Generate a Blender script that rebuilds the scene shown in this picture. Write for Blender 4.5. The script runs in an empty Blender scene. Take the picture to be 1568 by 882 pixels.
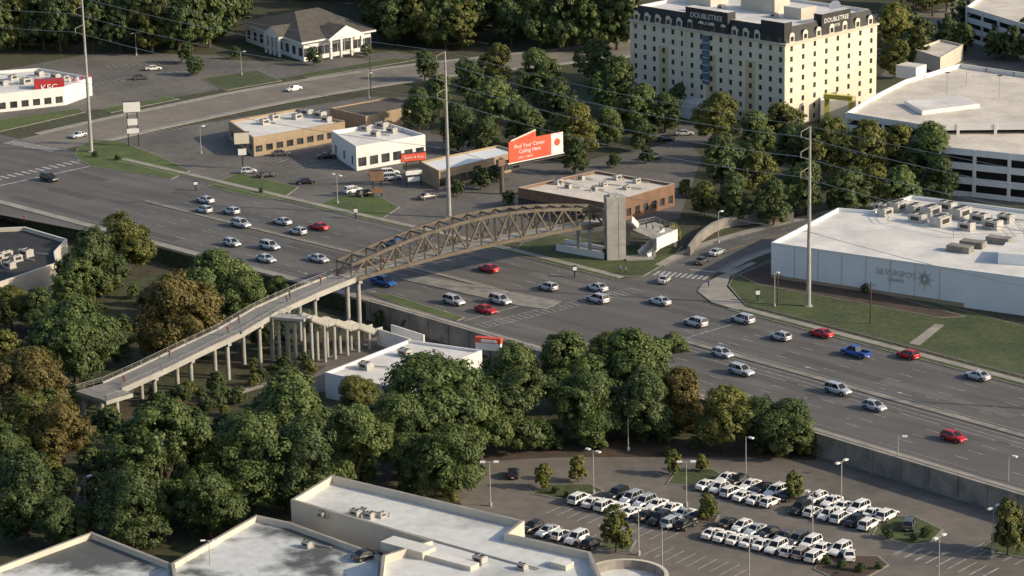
import bpy, math, random
import numpy as np
from mathutils import Vector, Matrix
random.seed(7); np.random.seed(7)
rad=math.radians
sc=bpy.context.scene
# ------------------------------------------------------------------ camera
F=4227.0; PITCH=15.5; ROLL=-1.2
CAM=Vector((0,0,150.6))
R=Matrix.Rotation(rad(90-PITCH),3,'X')@Matrix.Rotation(rad(ROLL),3,'Z')
cd=bpy.data.cameras.new("camera"); cam=bpy.data.objects.new("camera",cd)
sc.collection.objects.link(cam); sc.camera=cam
cd.sensor_width=36; cd.lens=36*F/1568; cd.clip_start=1; cd.clip_end=6000
cam.matrix_world=Matrix.Translation(CAM)@R.to_4x4()
# survey helper: bearing measured in the aerial photo -> metres on the plane at height z
def P(u,v,z=0.0):
    d=R@Vector(((u-784)/F,-(v-441)/F,-1.0)); t=(z-CAM.z)/d.z
    return CAM+d*t
def S(u,v,z=0.0):
    d=R@Vector(((u-784)/F,-(v-441)/F,-1.0)); return F/((z-CAM.z)/d.z)
LOW=-3.2
# ------------------------------------------------------------------ materials
def newmat(name):
    m=bpy.data.materials.new(name); m.use_nodes=True
    return m,m.node_tree.nodes,m.node_tree.links,m.node_tree.nodes["Principled BSDF"]
def mat(name,c,c2=None,scale=.3,rough=.8,metal=0,detail=6,stretch=None,lo=.35,hi=.65,fine=0.0,bump=0):
    m,n,l,b=newmat(name)
    b.inputs["Roughness"].default_value=rough; b.inputs["Metallic"].default_value=metal
    if c2 is None: c2=tuple(x*.8 for x in c)
    mp=n.new("ShaderNodeMapping")
    geo=n.new("ShaderNodeNewGeometry")
    l.new(geo.outputs["Position"],mp.inputs[0])
    if stretch:
        mp.vector_type='TEXTURE'
        mp.inputs["Rotation"].default_value=(0,0,rad(stretch[0])); mp.inputs["Scale"].default_value=(stretch[1],1,1)
    ns=n.new("ShaderNodeTexNoise"); ns.inputs["Scale"].default_value=scale; ns.inputs["Detail"].default_value=detail
    ns.inputs["Roughness"].default_value=.6
    l.new(mp.outputs[0],ns.inputs["Vector"])
    cr=n.new("ShaderNodeValToRGB"); cr.color_ramp.elements[0].position=lo; cr.color_ramp.elements[1].position=hi
    cr.color_ramp.elements[0].color=(*c2,1); cr.color_ramp.elements[1].color=(*c,1)
    l.new(ns.outputs["Fac"],cr.inputs[0]); out=cr.outputs[0]
    if fine>0:
        n2=n.new("ShaderNodeTexNoise"); n2.inputs["Scale"].default_value=scale*(9 if not stretch else .25); n2.inputs["Detail"].default_value=3
        l.new(geo.outputs["Position"] if stretch else mp.outputs[0],n2.inputs["Vector"])
        mr=n.new("ShaderNodeMapRange"); mr.inputs[1].default_value=.3; mr.inputs[2].default_value=.7
        mr.inputs[3].default_value=1-fine; mr.inputs[4].default_value=1+fine
        l.new(n2.outputs["Fac"],mr.inputs[0])
        vm=n.new("ShaderNodeVectorMath"); vm.operation='SCALE'
        l.new(out,vm.inputs[0]); l.new(mr.outputs[0],vm.inputs["Scale"]); out=vm.outputs[0]
    l.new(out,b.inputs["Base Color"])
    return m
M={}
M['ground']=mat("ground",(.045,.062,.022),(.055,.044,.028),.08,.95,fine=.4)
M['road']=mat("road_asphalt",(.128,.124,.118),(.082,.081,.079),.30,.8,stretch=(-43,40),fine=.14,lo=.32,hi=.68)
M['patch1']=mat("asphalt_repair_dark",(.088,.087,.085),(.072,.071,.071),.5,.85,fine=.08)
M['patch2']=mat("asphalt_repair_light",(.142,.138,.130),(.120,.117,.112),.5,.85,fine=.08)
M['road2']=mat("old_asphalt",(.21,.192,.165),(.15,.14,.122),.12,.85,fine=.10)
M['lot']=mat("lot_asphalt",(.145,.138,.126),(.085,.082,.078),.06,.9,fine=.16)
M['lotn']=mat("parking_asphalt",(.165,.150,.130),(.108,.10,.090),.05,.9,fine=.14)
M['white_line']=mat("white_paint",(.52,.52,.50),(.26,.26,.255),.9,.6)
M['worn_line']=mat("worn_white_paint",(.38,.38,.365),(.17,.17,.165),1.2,.6)
M['yellow_line']=mat("yellow_paint",(.45,.32,.10),(.25,.19,.09),.7,.6)
M['kerb']=mat("kerb_concrete",(.27,.258,.235),(.17,.165,.155),.4,.9)
M['walk']=mat("sidewalk_concrete",(.33,.31,.275),(.23,.22,.20),.25,.9,fine=.1)
M['grass']=mat("lawn",(.085,.120,.032),(.050,.078,.024),.12,.95,fine=.25)
M['grassd']=mat("shade_darkened_lawn",(.070,.092,.030),(.040,.058,.020),.10,.95,fine=.3)  # darker lawn; tree shade over the cinema grass is put into the colour
M['mulch']=mat("mulch",(.085,.055,.040),(.05,.04,.028),.3,.95,fine=.3)
M['conc']=mat("cast_concrete",(.40,.39,.36),(.30,.295,.275),.35,.85,fine=.06)
M['deck']=mat("deck_concrete",(.24,.235,.225),(.19,.187,.18),.35,.85,fine=.08)
M['concd']=mat("weathered_concrete",(.30,.28,.25),(.16,.15,.135),.25,.9,fine=.12)
M['roofw']=mat("white_membrane",(.74,.73,.70),(.54,.54,.52),.12,.7,fine=.06)
M['roofs']=mat("stained_membrane",(.60,.62,.61),(.32,.33,.33),.06,.7,fine=.10,lo=.30,hi=.50)
M['roofd']=mat("ponded_membrane",(.56,.59,.59),(.09,.095,.095),.06,.7,fine=.10,lo=.42,hi=.53,detail=8)
M['roofc']=mat("cream_membrane",(.66,.62,.54),(.50,.47,.41),.15,.8,fine=.1)
M['roofk']=mat("black_membrane",(.035,.036,.038),(.02,.02,.022),.2,.8)
M['cream']=mat("cream_stucco",(.60,.55,.46),(.50,.46,.39),.15,.85)
M['hotel']=mat("hotel_stucco",(.74,.68,.55),(.66,.60,.48),.1,.85)
M['tan']=mat("tan_stucco",(.60,.50,.29),(.53,.44,.26),.1,.85)
M['white']=mat("white_wall",(.76,.76,.75),(.64,.64,.63),.12,.7)
M['bluewh']=mat("pale_panel",(.76,.80,.82),(.67,.72,.74),.1,.6)
M['brown']=mat("brown_brick",(.24,.14,.09),(.17,.105,.07),.5,.9)
M['tanbr']=mat("tan_brick",(.38,.29,.19),(.30,.23,.16),.5,.9)
M['shingle']=mat("shingles",(.12,.108,.09),(.08,.073,.062),.5,.9,fine=.2)
M['mans']=mat("mansard_slate",(.035,.037,.04),(.022,.024,.027),.5,.7)
M['glass']=mat("window_glass",(.075,.08,.085),(.02,.023,.027),.5,.15)
M['blueg']=mat("blue_glass",(.14,.22,.30),(.08,.14,.2),.5,.12)
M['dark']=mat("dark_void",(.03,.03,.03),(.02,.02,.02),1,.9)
M['red']=mat("red_paint",(.48,.03,.03),(.38,.025,.025),.5,.5)
M['orange']=mat("orange_vinyl",(.72,.10,.05),(.66,.085,.045),.5,.5)
M['yel']=mat("yellow_panel",(.62,.56,.10),(.52,.47,.09),.5,.6)
M['steel']=mat("weathering_steel",(.145,.122,.095),(.085,.073,.058),.6,.6,metal=.1)
M['galv']=mat("galvanised_steel",(.44,.43,.41),(.34,.335,.32),.5,.5,metal=.3)
M['unit']=mat("hvac_metal",(.50,.49,.46),(.38,.375,.36),.8,.5,metal=.2)
M['blk']=mat("black_metal",(.03,.03,.03),(.02,.02,.02),.5,.5)
M['wht']=mat("white_enamel",(.78,.78,.76),(.70,.70,.69),.5,.4)
M['wire']=mat("aluminium_cable",(.50,.50,.48),(.42,.42,.41),.5,.5)
M['tire']=mat("tyre_rubber",(.018,.018,.018),(.012,.012,.012),2,.9)
M['rim']=mat("wheel_rim",(.45,.45,.46),(.35,.35,.36),2,.3,metal=.7)
M['cglass']=mat("car_glass",(.02,.024,.028),(.012,.014,.016),2,.06)
M['lampw']=mat("headlamp",(.75,.75,.75),(.6,.6,.6),2,.15)
M['lampr']=mat("tail_lamp",(.4,.02,.02),(.3,.01,.01),2,.2)
M['bark']=mat("bark",(.10,.075,.05),(.06,.045,.03),1,.95)
M['skin']=mat("skin",(.45,.28,.2),(.4,.25,.18),2,.6)
M['hair']=mat("hair",(.04,.025,.018),(.03,.02,.015),2,.7)
def paint(name,c,met=.15):
    m,n,l,b=newmat(name); b.inputs["Base Color"].default_value=(*c,1)
    b.inputs["Metallic"].default_value=met
    ns=n.new("ShaderNodeTexNoise"); ns.inputs["Scale"].default_value=1.5
    mr=n.new("ShaderNodeMapRange"); mr.inputs[3].default_value=.22; mr.inputs[4].default_value=.42
    l.new(ns.outputs["Fac"],mr.inputs[0]); l.new(mr.outputs[0],b.inputs["Roughness"])
    b.inputs["Coat Weight"].default_value=.4
    return m
PT={'silver':paint("paint_silver",(.54,.57,.60),.3),'white':paint("paint_white",(.80,.80,.77),0),'black':paint("paint_black",(.02,.02,.022)),
'red':paint("paint_red",(.50,.015,.02)),'blue':paint("paint_blue",(.02,.10,.38)),'grey':paint("paint_grey",(.13,.13,.135),.4),'beige':paint("paint_beige",(.42,.37,.30),.3),'maroon':paint("paint_maroon",(.12,.015,.02))}
def foliage(name,a,b_,c_):
    m=bpy.data.materials.new(name); m.use_nodes=True; n=m.node_tree.nodes; l=m.node_tree.links; n.clear()
    out=n.new("ShaderNodeOutputMaterial"); g=n.new("ShaderNodeNewGeometry"); oi=n.new("ShaderNodeObjectInfo")
    tc=n.new("ShaderNodeTexCoord"); ns=n.new("ShaderNodeTexNoise"); ns.inputs["Scale"].default_value=2.6; ns.inputs["Detail"].default_value=4
    l.new(tc.outputs["Object"],ns.inputs["Vector"])
    a1=n.new("ShaderNodeMath"); a1.operation='MULTIPLY_ADD'; a1.inputs[1].default_value=.30
    l.new(g.outputs["Random Per Island"],a1.inputs[0]); l.new(ns.outputs["Fac"],a1.inputs[2])
    a2=n.new("ShaderNodeMath"); a2.operation='MULTIPLY_ADD'; a2.inputs[1].default_value=.20
    l.new(oi.outputs["Random"],a2.inputs[0]); l.new(a1.outputs[0],a2.inputs[2])
    cr=n.new("ShaderNodeValToRGB"); e=cr.color_ramp.elements
    e[0].position=.45; e[0].color=(*a,1); e[1].position=1.0; e[1].color=(*c_,1)
    x=e.new(.73); x.color=(*b_,1)
    l.new(a2.outputs[0],cr.inputs[0])
    d=n.new("ShaderNodeBsdfPrincipled"); d.inputs["Roughness"].default_value=.55
    d.inputs["Specular IOR Level"].default_value=.35
    t=n.new("ShaderNodeBsdfTranslucent"); mx=n.new("ShaderNodeMixShader"); mx.inputs[0].default_value=.30
    l.new(cr.outputs[0],d.inputs["Base Color"]); l.new(cr.outputs[0],t.inputs["Color"])
    l.new(d.outputs[0],mx.inputs[1]); l.new(t.outputs[0],mx.inputs[2]); l.new(mx.outputs[0],out.inputs[0])
    return m
FG={'green':foliage("foliage_green",(.048,.078,.026),(.105,.150,.045),(.18,.23,.075)),
'dark':foliage("foliage_dark",(.034,.058,.022),(.076,.112,.036),(.13,.165,.058)),
'autumn':foliage("foliage_autumn",(.080,.070,.022),(.155,.130,.040),(.22,.185,.06)),
'olive':foliage("foliage_olive",(.065,.080,.022),(.140,.155,.038),(.23,.23,.06)),
'yellow':foliage("foliage_yellow",(.10,.12,.025),(.20,.205,.045),(.28,.27,.07))}
# ------------------------------------------------------------------ mesh builder
def link(o,parent=None):
    sc.collection.objects.link(o)
    if parent is not None: o.parent=parent
    return o
def empty(name):
    o=bpy.data.objects.new(name,None); return link(o)
class MB:
    def __init__(s): s.v=[];s.f=[];s.mi=[];s.mats=[]
    def m(s,mt):
        if isinstance(mt,str): mt=M[mt]
        if mt not in s.mats: s.mats.append(mt)
        return s.mats.index(mt)
    def face(s,pts,mt):
        b=len(s.v); s.v+= [tuple(p) for p in pts]; s.f.append(tuple(range(b,b+len(pts)))); s.mi.append(s.m(mt))
    def loop(s,pts2,z,mt): s.face([(p[0],p[1],z) for p in pts2],mt)
    def prism(s,pts,z0,z1,ms,mt=None,bottom=False):
        pts=ccw(pts); n=len(pts)
        for i in range(n):
            a=pts[i];b=pts[(i+1)%n]
            s.face([(a[0],a[1],z0),(b[0],b[1],z0),(b[0],b[1],z1),(a[0],a[1],z1)],ms)
        s.loop(pts,z1,mt or ms)
        if bottom: s.loop(pts[::-1],z0,ms)
    def box(s,c,sx,sy,sz,ang,mt,mtop=None):
        ca,sa=math.cos(ang),math.sin(ang)
        q=[(c[0]+x*ca-y*sa,c[1]+x*sa+y*ca) for x,y in((-sx/2,-sy/2),(sx/2,-sy/2),(sx/2,sy/2),(-sx/2,sy/2))]
        s.prism(q,c[2],c[2]+sz,mt,mtop,True)
    def beam(s,p0,p1,w,h,mt):
        p0=Vector(p0);p1=Vector(p1);d=(p1-p0).normalized()
        up=Vector((0,0,1)) if abs(d.z)<.95 else Vector((1,0,0))
        x=d.cross(up).normalized(); y=x.cross(d).normalized()
        r=[[p+x*a*w/2+y*b*h/2 for a,b in((-1,-1),(1,-1),(1,1),(-1,1))] for p in(p0,p1)]
        for i in range(4):
            j=(i+1)%4; s.face([r[0][i],r[0][j],r[1][j],r[1][i]],mt)
        s.face(r[0][::-1],mt); s.face(r[1],mt)
    def cyl(s,p0,p1,r0,r1,mt,n=8,cap=True,mc=None):
        p0=Vector(p0);p1=Vector(p1);d=(p1-p0).normalized()
        up=Vector((0,0,1)) if abs(d.z)<.9 else Vector((1,0,0))
        x=d.cross(up).normalized(); y=d.cross(x).normalized()
        a=[p0+(x*math.cos(t)+y*math.sin(t))*r0 for t in [2*math.pi*i/n for i in range(n)]]
        b=[p1+(x*math.cos(t)+y*math.sin(t))*r1 for t in [2*math.pi*i/n for i in range(n)]]
        for i in range(n):
            j=(i+1)%n; s.face([a[i],a[j],b[j],b[i]],mt)
        if cap: s.face(a[::-1],mc or mt); s.face(b,mc or mt)
    def mesh(s,name):
        me=bpy.data.meshes.new(name); me.from_pydata(s.v,[],s.f)
        for mt in s.mats: me.materials.append(mt)
        me.polygons.foreach_set("material_index",s.mi); me.update(); return me
    def obj(s,name,parent=None): return link(bpy.data.objects.new(name,s.mesh(name)),parent)
def area(p): return sum(p[i][0]*p[(i+1)%len(p)][1]-p[(i+1)%len(p)][0]*p[i][1] for i in range(len(p)))/2
def ccw(p):
    p=[(a[0],a[1]) for a in p]
    return p if area(p)>0 else p[::-1]
def inset(p,d):
    n=len(p);o=[]
    for i in range(n):
        a=Vector(p[i-1][:2]);b=Vector(p[i][:2]);c=Vector(p[(i+1)%n][:2])
        e1=(b-a).normalized();e2=(c-b).normalized()
        n1=Vector((-e1.y,e1.x));n2=Vector((-e2.y,e2.x)); k=n1+n2
        o.append(tuple(b+k*(d/max(.3,1+n1.dot(n2)))))
    return o
def facade(mb,a,b,z0,z1,nc,nr,ww,wh,sill,mw,mg='glass',dep=.22,mfn=None):
    a=Vector(a[:2]);b=Vector(b[:2]);L=(b-a).length;d=(b-a)/L; nrm=Vector((d.y,-d.x)); cw=L/nc; ch=(z1-z0)/nr
    def q(x,z,o=0): p=a+d*x-nrm*o; return (p.x,p.y,z)
    for r in range(nr):
        zb=z0+r*ch; zs=zb+sill; zt=min(zs+wh,zb+ch-.05)
        for c in range(nc):
            m_=mfn(c,r) if mfn else mw
            x0=c*cw;x1=x0+cw; g=max(.05,(cw-ww)/2); wa=x0+g; wb=x1-g
            mb.face([q(x0,zb),q(x1,zb),q(x1,zs),q(x0,zs)],m_)
            mb.face([q(x0,zt),q(x1,zt),q(x1,zb+ch),q(x0,zb+ch)],m_)
            mb.face([q(x0,zs),q(wa,zs),q(wa,zt),q(x0,zt)],m_)
            mb.face([q(wb,zs),q(x1,zs),q(x1,zt),q(wb,zt)],m_)
            mb.face([q(wa,zs),q(wb,zs),q(wb,zs,dep),q(wa,zs,dep)],m_)
            mb.face([q(wa,zt,dep),q(wb,zt,dep),q(wb,zt),q(wa,zt)],m_)
            mb.face([q(wa,zs),q(wa,zs,dep),q(wa,zt,dep),q(wa,zt)],m_)
            mb.face([q(wb,zs,dep),q(wb,zs),q(wb,zt),q(wb,zt,dep)],m_)
            mb.face([q(wa,zs,dep),q(wb,zs,dep),q(wb,zt,dep),q(wa,zt,dep)],mg)
def flatb(name,pix,zr,zg,par=.8,wall='white',roof='roofw',fac={},root=None,cap=None,th=.4,part="walls_and_roof"):
    root=root or empty(name)
    p=[P(u,v,zr+par) for u,v in pix]; n=len(p); q=[(a.x,a.y) for a in p]
    rev=area(q)<0
    if rev: q=q[::-1]
    mb=MB(); inn=inset(q,th)
    for k in range(n):
        key=(n-2-k)%n if rev else k
        a=q[k];b=q[(k+1)%n]
        if key in fac:
            f=fac[key]; facade(mb,a,b,zg,zr-.1,*f[:5],wall)
            zt=zr-.1
            mb.face([(a[0],a[1],zt),(b[0],b[1],zt),(b[0],b[1],zr+par),(a[0],a[1],zr+par)],wall)
        else:
            mb.face([(a[0],a[1],zg),(b[0],b[1],zg),(b[0],b[1],zr+par),(a[0],a[1],zr+par)],wall)
        c=inn[k];d=inn[(k+1)%n]
        mb.face([(a[0],a[1],zr+par),(b[0],b[1],zr+par),(d[0],d[1],zr+par),(c[0],c[1],zr+par)],cap or wall)
        mb.face([(d[0],d[1],zr),(c[0],c[1],zr),(c[0],c[1],zr+par),(d[0],d[1],zr+par)],wall)
    mb.loop(inn,zr,roof)
    mb.obj(part,root)
    return root
def unit(mb,c,ang,s=1.0):
    x,y,z=c
    L,W,H=2.4*s,1.6*s,1.1*s
    mb.box((x,y,z),L+.2,W+.2,.2,ang,'galv')
    mb.box((x,y,z+.2),L,W,H,ang,'unit')
    ca,sa=math.cos(ang),math.sin(ang)
    for dx in(-L/4,L/4):
        px,py=x+dx*ca,y+dx*sa
        mb.cyl((px,py,z+.2+H),(px,py,z+.38+H),W*.32,W*.3,'galv',10,mc='dark')
    mb.beam((x-sa*(-W/2-.02)-ca*L*.3,y+ca*(-W/2-.02)-sa*L*.3,z+.2+H*.5),(x-sa*(-W/2-.02)+ca*L*.3,y+ca*(-W/2-.02)+sa*L*.3,z+.2+H*.5),.06,H*.5,'blk')
def units(root,lst,z,ang=rad(-43)):
    mb=MB()
    for it in lst:
        u,v=it[:2]; s=it[2] if len(it)>2 else 1
        p=P(u,v,z); unit(mb,(p.x,p.y,z),ang+(0 if random.random()<.6 else math.pi/2),s)
        if random.random()<.5:
            mb.beam((p.x+s*1.6,p.y+s,z+.25),(p.x+s*1.6+random.uniform(1,3),p.y+s-random.uniform(1,2),z+.25),.2,.2,'galv')
    for i in range(len(lst)):
        u,v=lst[i][:2]; p=P(u+random.uniform(-15,15),v+random.uniform(-3,4),z)
        mb.cyl((p.x,p.y,z),(p.x,p.y,z+.7),.14,.14,'galv',7)
    mb.obj("rooftop_units",root)
def text(body,c,d,size,mt,parent,out=.06,align='CENTER',ext=.03):
    cu=bpy.data.curves.new("lettering",'FONT'); cu.body=body; cu.size=size; cu.extrude=ext; cu.align_x=align; cu.align_y='CENTER'
    o=bpy.data.objects.new("lettering",cu); cu.materials.append(M[mt] if isinstance(mt,str) else mt)
    d=Vector((d[0],d[1],0)).normalized(); nn=Vector((d.y,-d.x,0))
    m=Matrix((( d.x,0,nn.x),(d.y,0,nn.y),(0,1,0)))
    link(o,parent); o.matrix_world=Matrix.Translation(Vector(c)+nn*out)@m.to_4x4(); return o
# ------------------------------------------------------------------ paths
class Path:
    def __init__(s,pix,z=0,pts=None):
        w=[Vector(P(u,v,z)[:2]) for u,v in pix] if pts is None else pts
        d=[]
        for i in range(len(w)-1):
            p0=w[max(i-1,0)];p1=w[i];p2=w[i+1];p3=w[min(i+2,len(w)-1)]
            for k in range(24):
                t=k/24; d.append(.5*((2*p1)+(p2-p0)*t+(2*p0-5*p1+4*p2-p3)*t*t+(3*p1-p0-3*p2+p3)*t**3))
        d.append(w[-1]); s.p=np.array([tuple(x) for x in d])
        seg=np.linalg.norm(np.diff(s.p,axis=0),axis=1); s.s=np.concatenate([[0],np.cumsum(seg)]); s.L=s.s[-1]
    def at(s,t):
        x=np.interp(t,s.s,s.p[:,0]); y=np.interp(t,s.s,s.p[:,1]); e=3
        x1=np.interp(min(t+e,s.L),s.s,s.p[:,0]);y1=np.interp(min(t+e,s.L),s.s,s.p[:,1])
        x0=np.interp(max(t-e,0),s.s,s.p[:,0]);y0=np.interp(max(t-e,0),s.s,s.p[:,1])
        d=Vector((x1-x0,y1-y0)).normalized(); return Vector((x,y)),d
    def off(s,t,d):
        p,g=s.at(t); return p+Vector((-g.y,g.x))*d
    def near(s,u,v,z=0):
        q=P(u,v,z); return s.nearw(q)
    def nearw(s,q):
        i=np.argmin((s.p[:,0]-q[0])**2+(s.p[:,1]-q[1])**2)
        p,g=s.at(s.s[i]); d=(Vector(q[:2])-p); return s.s[i]+d.dot(g), d.dot(Vector((-g.y,g.x)))
    def strip(s,mb,t0,t1,d0,d1,z,mt,h=0,ms=None,step=4):
        n=max(1,int((t1-t0)/step)); ts=[t0+(t1-t0)*i/n for i in range(n+1)]
        A=[s.off(t,d0) for t in ts];B=[s.off(t,d1) for t in ts]
        for i in range(n):
            mb.face([(*A[i],z+h),(*A[i+1],z+h),(*B[i+1],z+h),(*B[i],z+h)],mt)
            if h:
                mb.face([(*A[i],z),(*A[i+1],z),(*A[i+1],z+h),(*A[i],z+h)],ms or mt)
                mb.face([(*B[i+1],z),(*B[i],z),(*B[i],z+h),(*B[i+1],z+h)],ms or mt)
        if h:
            mb.face([(*B[0],z),(*A[0],z),(*A[0],z+h),(*B[0],z+h)],ms or mt)
            mb.face([(*A[n],z),(*B[n],z),(*B[n],z+h),(*A[n],z+h)],ms or mt)
    def dash(s,mb,t0,t1,d,z,mt,l=3,g=9,w=.16):
        t=t0
        while t<t1-l:
            s.strip(mb,t,t+l,d-w/2,d+w/2,z,mt); t+=l+g
RD=Path([(-600,118),(-350,175),(-150,218),(60,268),(380,348),(640,412),(900,482),(1265,583),(1568,668),(1900,762),(2300,885)])
R2=Path([(1500,22),(1200,45),(960,75),(780,95),(620,113),(430,143),(270,175),(120,208),(-30,245),(-300,330),(-500,400)])
SS=Path([(985,470),(1022,437),(1060,411),(1110,386),(1180,364),(1300,335),(1450,305)])
HW=21.5
# ------------------------------------------------------------------ ground sheet
ts=[i*10 for i in range(int(RD.L/10)+1)]
K=[RD.off(t,-(HW+3.2)) for t in ts]
d0=(K[0]-K[1]).normalized(); d1=(K[-1]-K[-2]).normalized()
K=[K[0]+d0*2500]+K+[K[-1]+d1*2500]
K2=[RD.off(t,-(HW+2.9)) for t in ts]; K2=[K2[0]+d0*2500]+K2+[K2[-1]+d1*2500]
mb=MB()
n=len(K)
mb.face([(*k,LOW) for k in K][::-1]+[(-5000,K[0].y,LOW),(-5000,-4000,LOW),(K[-1].x,-4000,LOW)],'ground')
mb.face([(*k,0) for k in K2]+[(5000,K[-1].y,0),(5000,5000,0),(K[0].x,5000,0)],'ground')
for i in range(n-1): mb.face([(*K[i],LOW),(*K[i+1],LOW),(*K2[i+1],0),(*K2[i],0)],'ground')
mb.obj("ground")
mb=MB(); sW=RD.near(545,470)[0]
RD.strip(mb,sW,RD.L,-(HW+3.75),-(HW+3.3),LOW,'concd',3.9,'concd')
RD.strip(mb,sW,RD.L,-(HW+3.85),-(HW+3.2),LOW+3.9,'walk',.18,'walk')
for t in range(int(sW)+1,int(RD.L),6):
    RD.strip(mb,t,t+.5,-(HW+3.95),-(HW+3.74),LOW,'concd',3.88,'concd')
mb.obj("retaining_wall")
# ------------------------------------------------------------------ roads
mb=MB(); RD.strip(mb,0,RD.L,-HW,HW,.03,'road'); 
mb.loop([P(u,v)[:2] for u,v in[(-120,225),(70,222),(130,242),(250,290),(250,372),(120,352),(-150,300)]],.02,'road')
mb.obj("main_road")
mb=MB(); R2.strip(mb,0,R2.L,-9.5,9.5,.024,'road2'); mb.obj("cross_road")
mb=MB(); SS.strip(mb,8,SS.L,-6.2,6.2,.027,'road')
mb.loop([P(u,v)[:2] for u,v in[(940,428),(985,424),(1020,408),(1085,428),(1068,445),(1090,470),(1000,460)]],.022,'road')
mb.obj("side_street")
sX1=RD.near(830,470)[0]; sI1=RD.near(1065,500)[0]; sL=RD.near(215,310)[0]
mb=MB(); W='white_line'; WW='worn_line'; Z=.06
for d in(5.2,8.8,12.4,16.0):
    for sg in(1,-1):
        RD.dash(mb,sL+8,sX1-6,sg*d,Z,W,w=.15); RD.dash(mb,sI1,RD.L-5,sg*d,Z,W,w=.15)
for sg in(1,-1):
    RD.strip(mb,sL,sX1-5,sg*19.7,sg*19.85,Z,WW); RD.strip(mb,sI1,RD.L,sg*19.7,sg*19.85,Z,WW)
RD.strip(mb,sI1,RD.L,-1.9,-1.75,Z,W); RD.strip(mb,sI1,RD.L,1.75,1.9,Z,W)
RD.strip(mb,sI1+10,RD.L,-5.3,-5.15,Z,W); RD.strip(mb,sI1+10,RD.L,-3.6,-3.45,Z,W)
RD.strip(mb,sL,sX1-5,1.4,1.55,Z,'yellow_line'); RD.strip(mb,sL,sX1-5,-1.55,-1.4,Z,'yellow_line')
for k in range(28):
    d=-20+k*1.45
    RD.strip(mb,sX1+k*.12,sX1+2.8+k*.12,d,d+.32,Z,WW)
for e in(-.4,3.0):
    for i in range(20):
        dd=-20.5+i*2.05; RD.strip(mb,sX1+e+i*.17,sX1+e+.22+i*.17,dd,dd+2.05,Z+.004,WW)
RD.strip(mb,sX1-4,sX1-3.6,-19.5,-2,Z,WW)
RD.strip(mb,sI1+4,sI1+4.4,2,19.5,Z,WW)
for k in range(10):
    SS.strip(mb,23,26.4,-5.8+k*1.2,-5.2+k*1.2,Z,W)
SS.strip(mb,29.5,30,-5.8,0,Z,W)
SS.strip(mb,32,SS.L,-.25,-.12,Z,'yellow_line'); SS.strip(mb,32,SS.L,.12,.25,Z,'yellow_line')
SS.dash(mb,32,SS.L,3,Z,W); SS.strip(mb,30,SS.L,5.5,5.65,Z,W); SS.strip(mb,30,SS.L,-5.65,-5.5,Z,W)
for k in range(20):
    RD.strip(mb,sL-48,sL-44.5,-20+k*2.1,-19.2+k*2.1,Z,W)
RD.strip(mb,sL-40,sL-39.4,-20,20,Z,W)
R0=R2.near(60,222)[0]
for k in range(14): R2.strip(mb,R0,R0+4,-9+k*1.3,-8.4+k*1.3,Z,W)
R2.strip(mb,0,R0-4,-.28,-.13,Z,'yellow_line'); R2.strip(mb,0,R0-4,.13,.28,Z,'yellow_line')
R2.dash(mb,0,R0-4,4.6,Z,W); R2.dash(mb,0,R0-4,-4.6,Z,W); R2.strip(mb,0,R0-4,8.8,8.95,Z,W)
def arrow(path,t,d,dirn=1):
    def q(a,b): p=path.off(t+a*dirn,d+b*dirn); return (*p,Z+.003)
    mb.face([q(0,-.1),q(2.2,-.1),q(2.2,.1),q(0,.1)],W); mb.face([q(2.2,-.5),q(3.4,0),q(2.2,.5)],W)
for i in range(3):
    arrow(RD,sX1-14-i*22,-3.6); arrow(RD,sI1+14+i*22,3.6,-1); arrow(RD,sX1-14-i*22,-18)
mb.obj("road_markings")
mb=MB()
RD.strip(mb,sL,sX1-9,-.7,.7,.03,'kerb',.14,'kerb')
RD.strip(mb,sI1+2,RD.L,-.8,.8,.03,'concd',.14,'kerb')
a=[(612,428),(655,424),(860,462),(835,474),(800,470)]
mb.prism([P(*q)[:2] for q in a],.03,.165,'kerb','kerb')
mb.obj("median")
mb=MB()
sE=RD.near(940,428)[0]; sF=RD.near(1090,462)[0]; sC=RD.near(150,252)[0]
for (a,b) in((sC,sE),(sF+6,RD.L)):
    RD.strip(mb,a,b,HW,HW+.3,.012,'kerb',.15); RD.strip(mb,a,b,HW+.302,HW+1.6,.012,'grassd',.13); RD.strip(mb,a,b,HW+1.602,HW+3.4,.012,'walk',.15)
RD.strip(mb,sC,RD.L,-HW-.3,-HW,.012,'kerb',.15); RD.strip(mb,sC,RD.L,-HW-2.3,-HW-.302,.012,'walk',.15)
for sg in(1,-1):
    SS.strip(mb,30,SS.L,sg*6.2,sg*6.5,.012,'kerb',.15); SS.strip(mb,30,SS.L,sg*6.502,sg*8.2,.012,'walk',.15)
for sg in(1,-1):
    R2.strip(mb,0,R0-8,sg*9.5,sg*9.8,.012,'kerb',.15); R2.strip(mb,0,R0-8,sg*9.802,sg*11.8,.012,'walk',.14)
mb.prism([P(*q)[:2] for q in[(1068,447),(1075,437),(1100,424),(1150,402),(1158,404),(1118,424),(1112,440),(1140,470),(1130,476),(1090,464)]],.005,.17,'kerb','walk')
mb.prism([P(*q)[:2] for q in[(1392,527),(1432,497),(1446,499),(1408,530)]],.0,.19,'kerb','walk')
mb.obj("sidewalk")
mb=MB()
def lot(px,z,mt,zg=0): mb.loop(ccw([P(u,v,zg)[:2] for u,v in px]),zg+z,mt)
lot([(150,216),(330,186),(560,148),(640,150),(660,205),(900,245),(1050,215),(1075,240),(1040,335),(975,345),(800,372),(620,352),(480,320),(300,284),(135,247)],.010,'lot')
lot([(-200,150),(0,108),(140,82),(330,84),(360,92),(460,97),(600,78),(640,84),(620,93),(430,120),(270,149),(130,170),(-200,250)],.010,'lot')
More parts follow.
